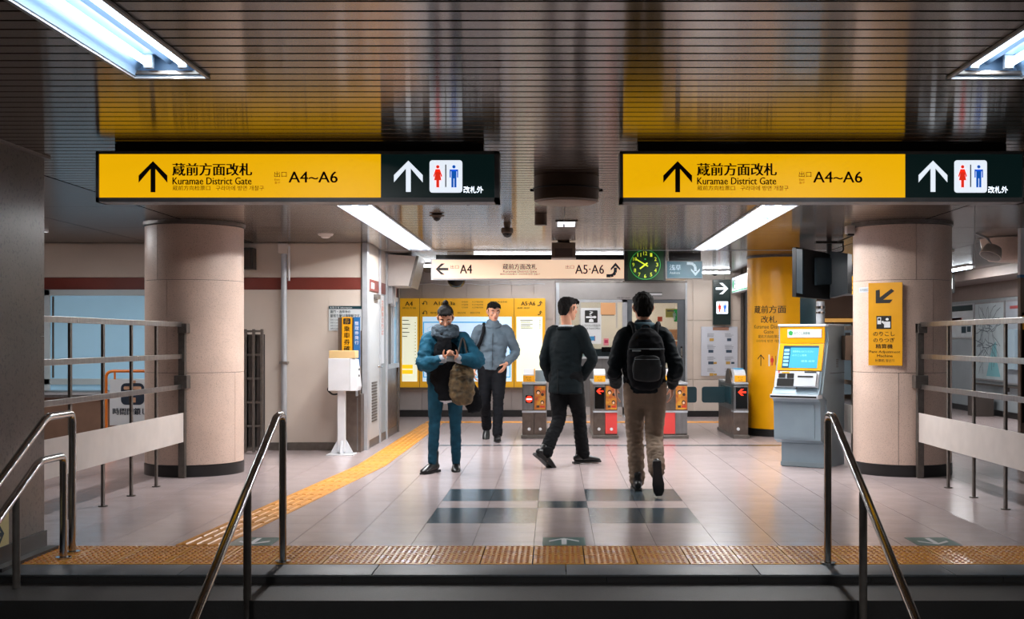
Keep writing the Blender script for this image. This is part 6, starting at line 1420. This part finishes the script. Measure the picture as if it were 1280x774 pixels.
bm = BM(); c3 = Vector(cpk); S_ = Vector(w0(J['sh'][1])); tube(bm, [p-c3 for p in (Vector(w0(J['shc']+J['latS']*.11-J['fwd']*.12)), Vector(w0(J['shc']+J['latS']*.115+J['up']*.085)), Vector(w0(J['shc']+J['latS']*.12+J['fwd']*.13-J['up']*.02)), Vector(w0(J['chest']+J['latS']*.155+J['fwd']*.125-J['up']*.03)), Vector(w0(J['chest']+J['latS']*.21+J['fwd']*.03-J['up']*.14)))], .022, 8); part('strap', bm, black_cloth, t, smooth=50)

# ---- 3: man in the dark suit walking away to the right
Ys = 12.1; Xs = XX(707, Ys); suit = mat('dark_suit_cloth', (13, 23, 27), .8, spec=.15, metal=0, var=.12, scale=8, bump=.1, bscale=160); suit_tr = mat('black_suit_trousers', (9, 11, 14), .8, spec=.15, metal=0, var=.15, scale=8)
J = person('man in a dark suit with short black hair walking away towards the gates', Xs, Ys, math.radians(-34), 1.715, (Xs+.0, Ys, .905), (.02, .02, 1),
    [(XX(681, 11.85)+.0, 11.88, .15), (XX(728, 12.3), 12.28, .085)], [(.62, .45, -.6), (.95, .45, 0)], [(.5, .5, .75), (0, 0, 1)],
    [(XX(688, 12.3), 12.32, .86), (XX(727, 12.15), 12.14, .88)], [(-.5, -.7, 0), (1, -.75, .1)],
    [((.1, .3, -1), (.8, -.4, 0), (.5, .8, 0), .6), ((-.35, .5, -.8), (-.8, .3, 0), (.3, .8, 0), .5)], math.radians(-14), math.radians(-3), kpole=(.1, 1, 0))
trousers(J, suit_tr, (.098, .090, .070, .066, .064), seed=9)
jacket(J, suit, rad=[(-.165, .185, .135, .0), (-.06, .182, .13, .0), (.10, .165, .12, .0), (.28, .185, .125, .0), (.40, .175, .105, 0), (.46, .12, .08, 0), (.505, .072, .064, 0)], sleeve=(.066, .060, .055, .052, .046), amp=.008, collar=.0, shoulder=.016)
bm = BM(); nk = J['neck']; pts = [nk-J['up']*.012+J['latS']*math.cos(a)*.064+J['fwd']*math.sin(a)*.062 for a in [k*PI/6 for k in range(13)]]; chain(bm, pts, [(.014, .022)]*13, J['up'], sub=2); cloth('shirt_collar', bm, mat('white_shirt', (196, 200, 204), .8), J['root'], .006, 1, 0)
bm = BM(); pts = [nk-J['up']*.034+J['latS']*math.cos(a)*.082+J['fwd']*math.sin(a)*.078 for a in [k*PI/6 for k in range(13)]]; chain(bm, pts, [(.018, .026)]*13, J['up'], sub=2); cloth('jacket_collar', bm, suit, J['root'], .008, 2, 0)
bv = BM(); box(bv, -.002, .002, -.003, .003, -.001, .24); bmesh.ops.transform(bv, matrix=Matrix.Translation(J['pel']-J['up']*.17-J['fwd']*.139), verts=bv.verts); part('back_vent', bv, black, J['root'])
hair(J['body'], J['T_'], J['Rh'], J['hs'], fringe=.78, vol=1.04, amp=.01, nape=.16, seed=12)
for i in (0, 1): shoe(J['root'], J['ank'][i], J['f'][i], J['fu'][i], mat('black_leather', (16, 16, 18), .3), False, .28)

# ---- 4: man with the backpack walking away
Yb = 10.05; Xb = XX(802.5, Yb); bjk = mat('black_jacket_cloth', (14, 23, 28), .72, spec=.15, metal=0, var=.2, scale=8, bump=.15, bscale=100); khaki = mat('khaki_trousers', (134, 116, 100), .8, spec=.15, metal=0, var=.1, scale=9, bump=.12, bscale=180)
J = person('man with a black backpack and khaki trousers walking away in the foreground', Xb, Yb, 0, 1.665, (XX(806, Yb), Yb, .875), (-.02, .03, 1),
    [(XX(797, 10.1), 10.14, .085), (XX(819, 9.85), 9.70, .225)], [(-.02, 1, 0), (.08, .22, -1)], [(0, 0, 1), (0, 1, .25)],
    [(XX(771, 10.1), 10.24, .885), (XX(841, 10.1), 10.18, .885)], [(-.3, -1, 0), (.3, -1, 0)],
    [((.02, .12, -1), (1, 0, 0), (.2, 1, 0), .35), ((-.02, .10, -1), (-1, 0, 0), (-.2, 1, 0), .35)], math.radians(3), math.radians(-4), head_s=1.1)
trousers(J, khaki, (.098, .090, .074, .070, .066), seed=14, amp=.014)
jacket(J, bjk, rad=[(-.04, .172, .13, .0), (.05, .18, .13, .0), (.18, .178, .13, .0), (.32, .192, .132, .0), (.42, .18, .11, 0), (.475, .125, .085, 0), (.515, .08, .07, 0)], sleeve=(.072, .068, .062, .058, .048), collar=.084, amp=.014, seed=6, shoulder=.012)
bm = BM(); nk = J['neck']; pts = [nk+J['up']*.012+J['latS']*math.cos(a)*.078+J['fwd']*(math.sin(a)*.074-.004) for a in [k*PI/6 for k in range(13)]]; chain(bm, pts, [(.03, .028)]*13, J['up'], sub=2); cloth('collar', bm, mat('teal_collar', (52, 84, 96), .8, var=.15), J['root'], .009, 2, .005)
hair(J['body'], J['T_'], J['Rh'], J['hs'], fringe=.78, vol=1.08, amp=.012, nape=.12, seed=21)
for i in (0, 1): shoe(J['root'], J['ank'][i], J['f'][i], J['fu'][i], black, False, .27)
cpk = Vector((Xb, Yb, 0))+J['chest']-J['fwd']*.205-J['up']*.085
t = thing('backpack', 'black backpack with pale grey print on the back of the man in khaki trousers', 'bag', tuple(cpk), 0, local=True)
bm = BM(); chain(bm, [(0, 0, -.21), (0, -.005, -.12), (0, -.005, .06), (0, .01, .17), (0, .02, .205)], [(.130, .07), (.155, .088), (.152, .088), (.125, .07), (.09, .05)], seg=24); cloth('pack_body', bm, black_cloth, t, .010, 3, .008)
bm = BM(); chain(bm, [(0, -.09, -.17), (0, -.10, -.08), (0, -.095, .0)], [(.11, .03), (.12, .035), (.105, .03)], seg=20); cloth('front_pocket', bm, mat('charcoal_cloth', (28, 34, 38), .7, var=.15), t, .009, 3, .005)
for e in (-1, 1): part('strap', tube(BM(), round_path([(e*.085, .05, .18), (e*.10, .10, .275), (e*.12, .19, .295), (e*.14, .30, .21), (e*.155, .33, .05), (e*.17, .22, -.12), (e*.14, .06, -.19)], .06), .019, 8), black_cloth, t, smooth=50)
part('top_handle', tube(BM(), round_path([(-.035, .03, .22), (-.03, .03, .27), (.03, .03, .27), (.035, .03, .22)], .02), .007, 8), black, t, smooth=40)
zb_m = mat('zip_grey', (150, 164, 170), .4, .4)
part('zip', tube(BM(), [(x_*.145, -.098-.012*(1-abs(x_)), .075+.0*x_) for x_ in (-1, -.6, -.2, .2, .6, 1)], .0035, 6), zb_m, t); part('zip', tube(BM(), [(x_*.10, -.122-.008*(1-abs(x_)), -.01) for x_ in (-1, -.5, 0, .5, 1)], .003, 6), zb_m, t)
for u0, u1, z in ((-.12, -.05, .055), (.02, .11, .068), (.07, .12, -.07)): part('reflective_tab', boxb(u0, u1, -.113, -.100, z, z+.012, .002), zb_m, t)
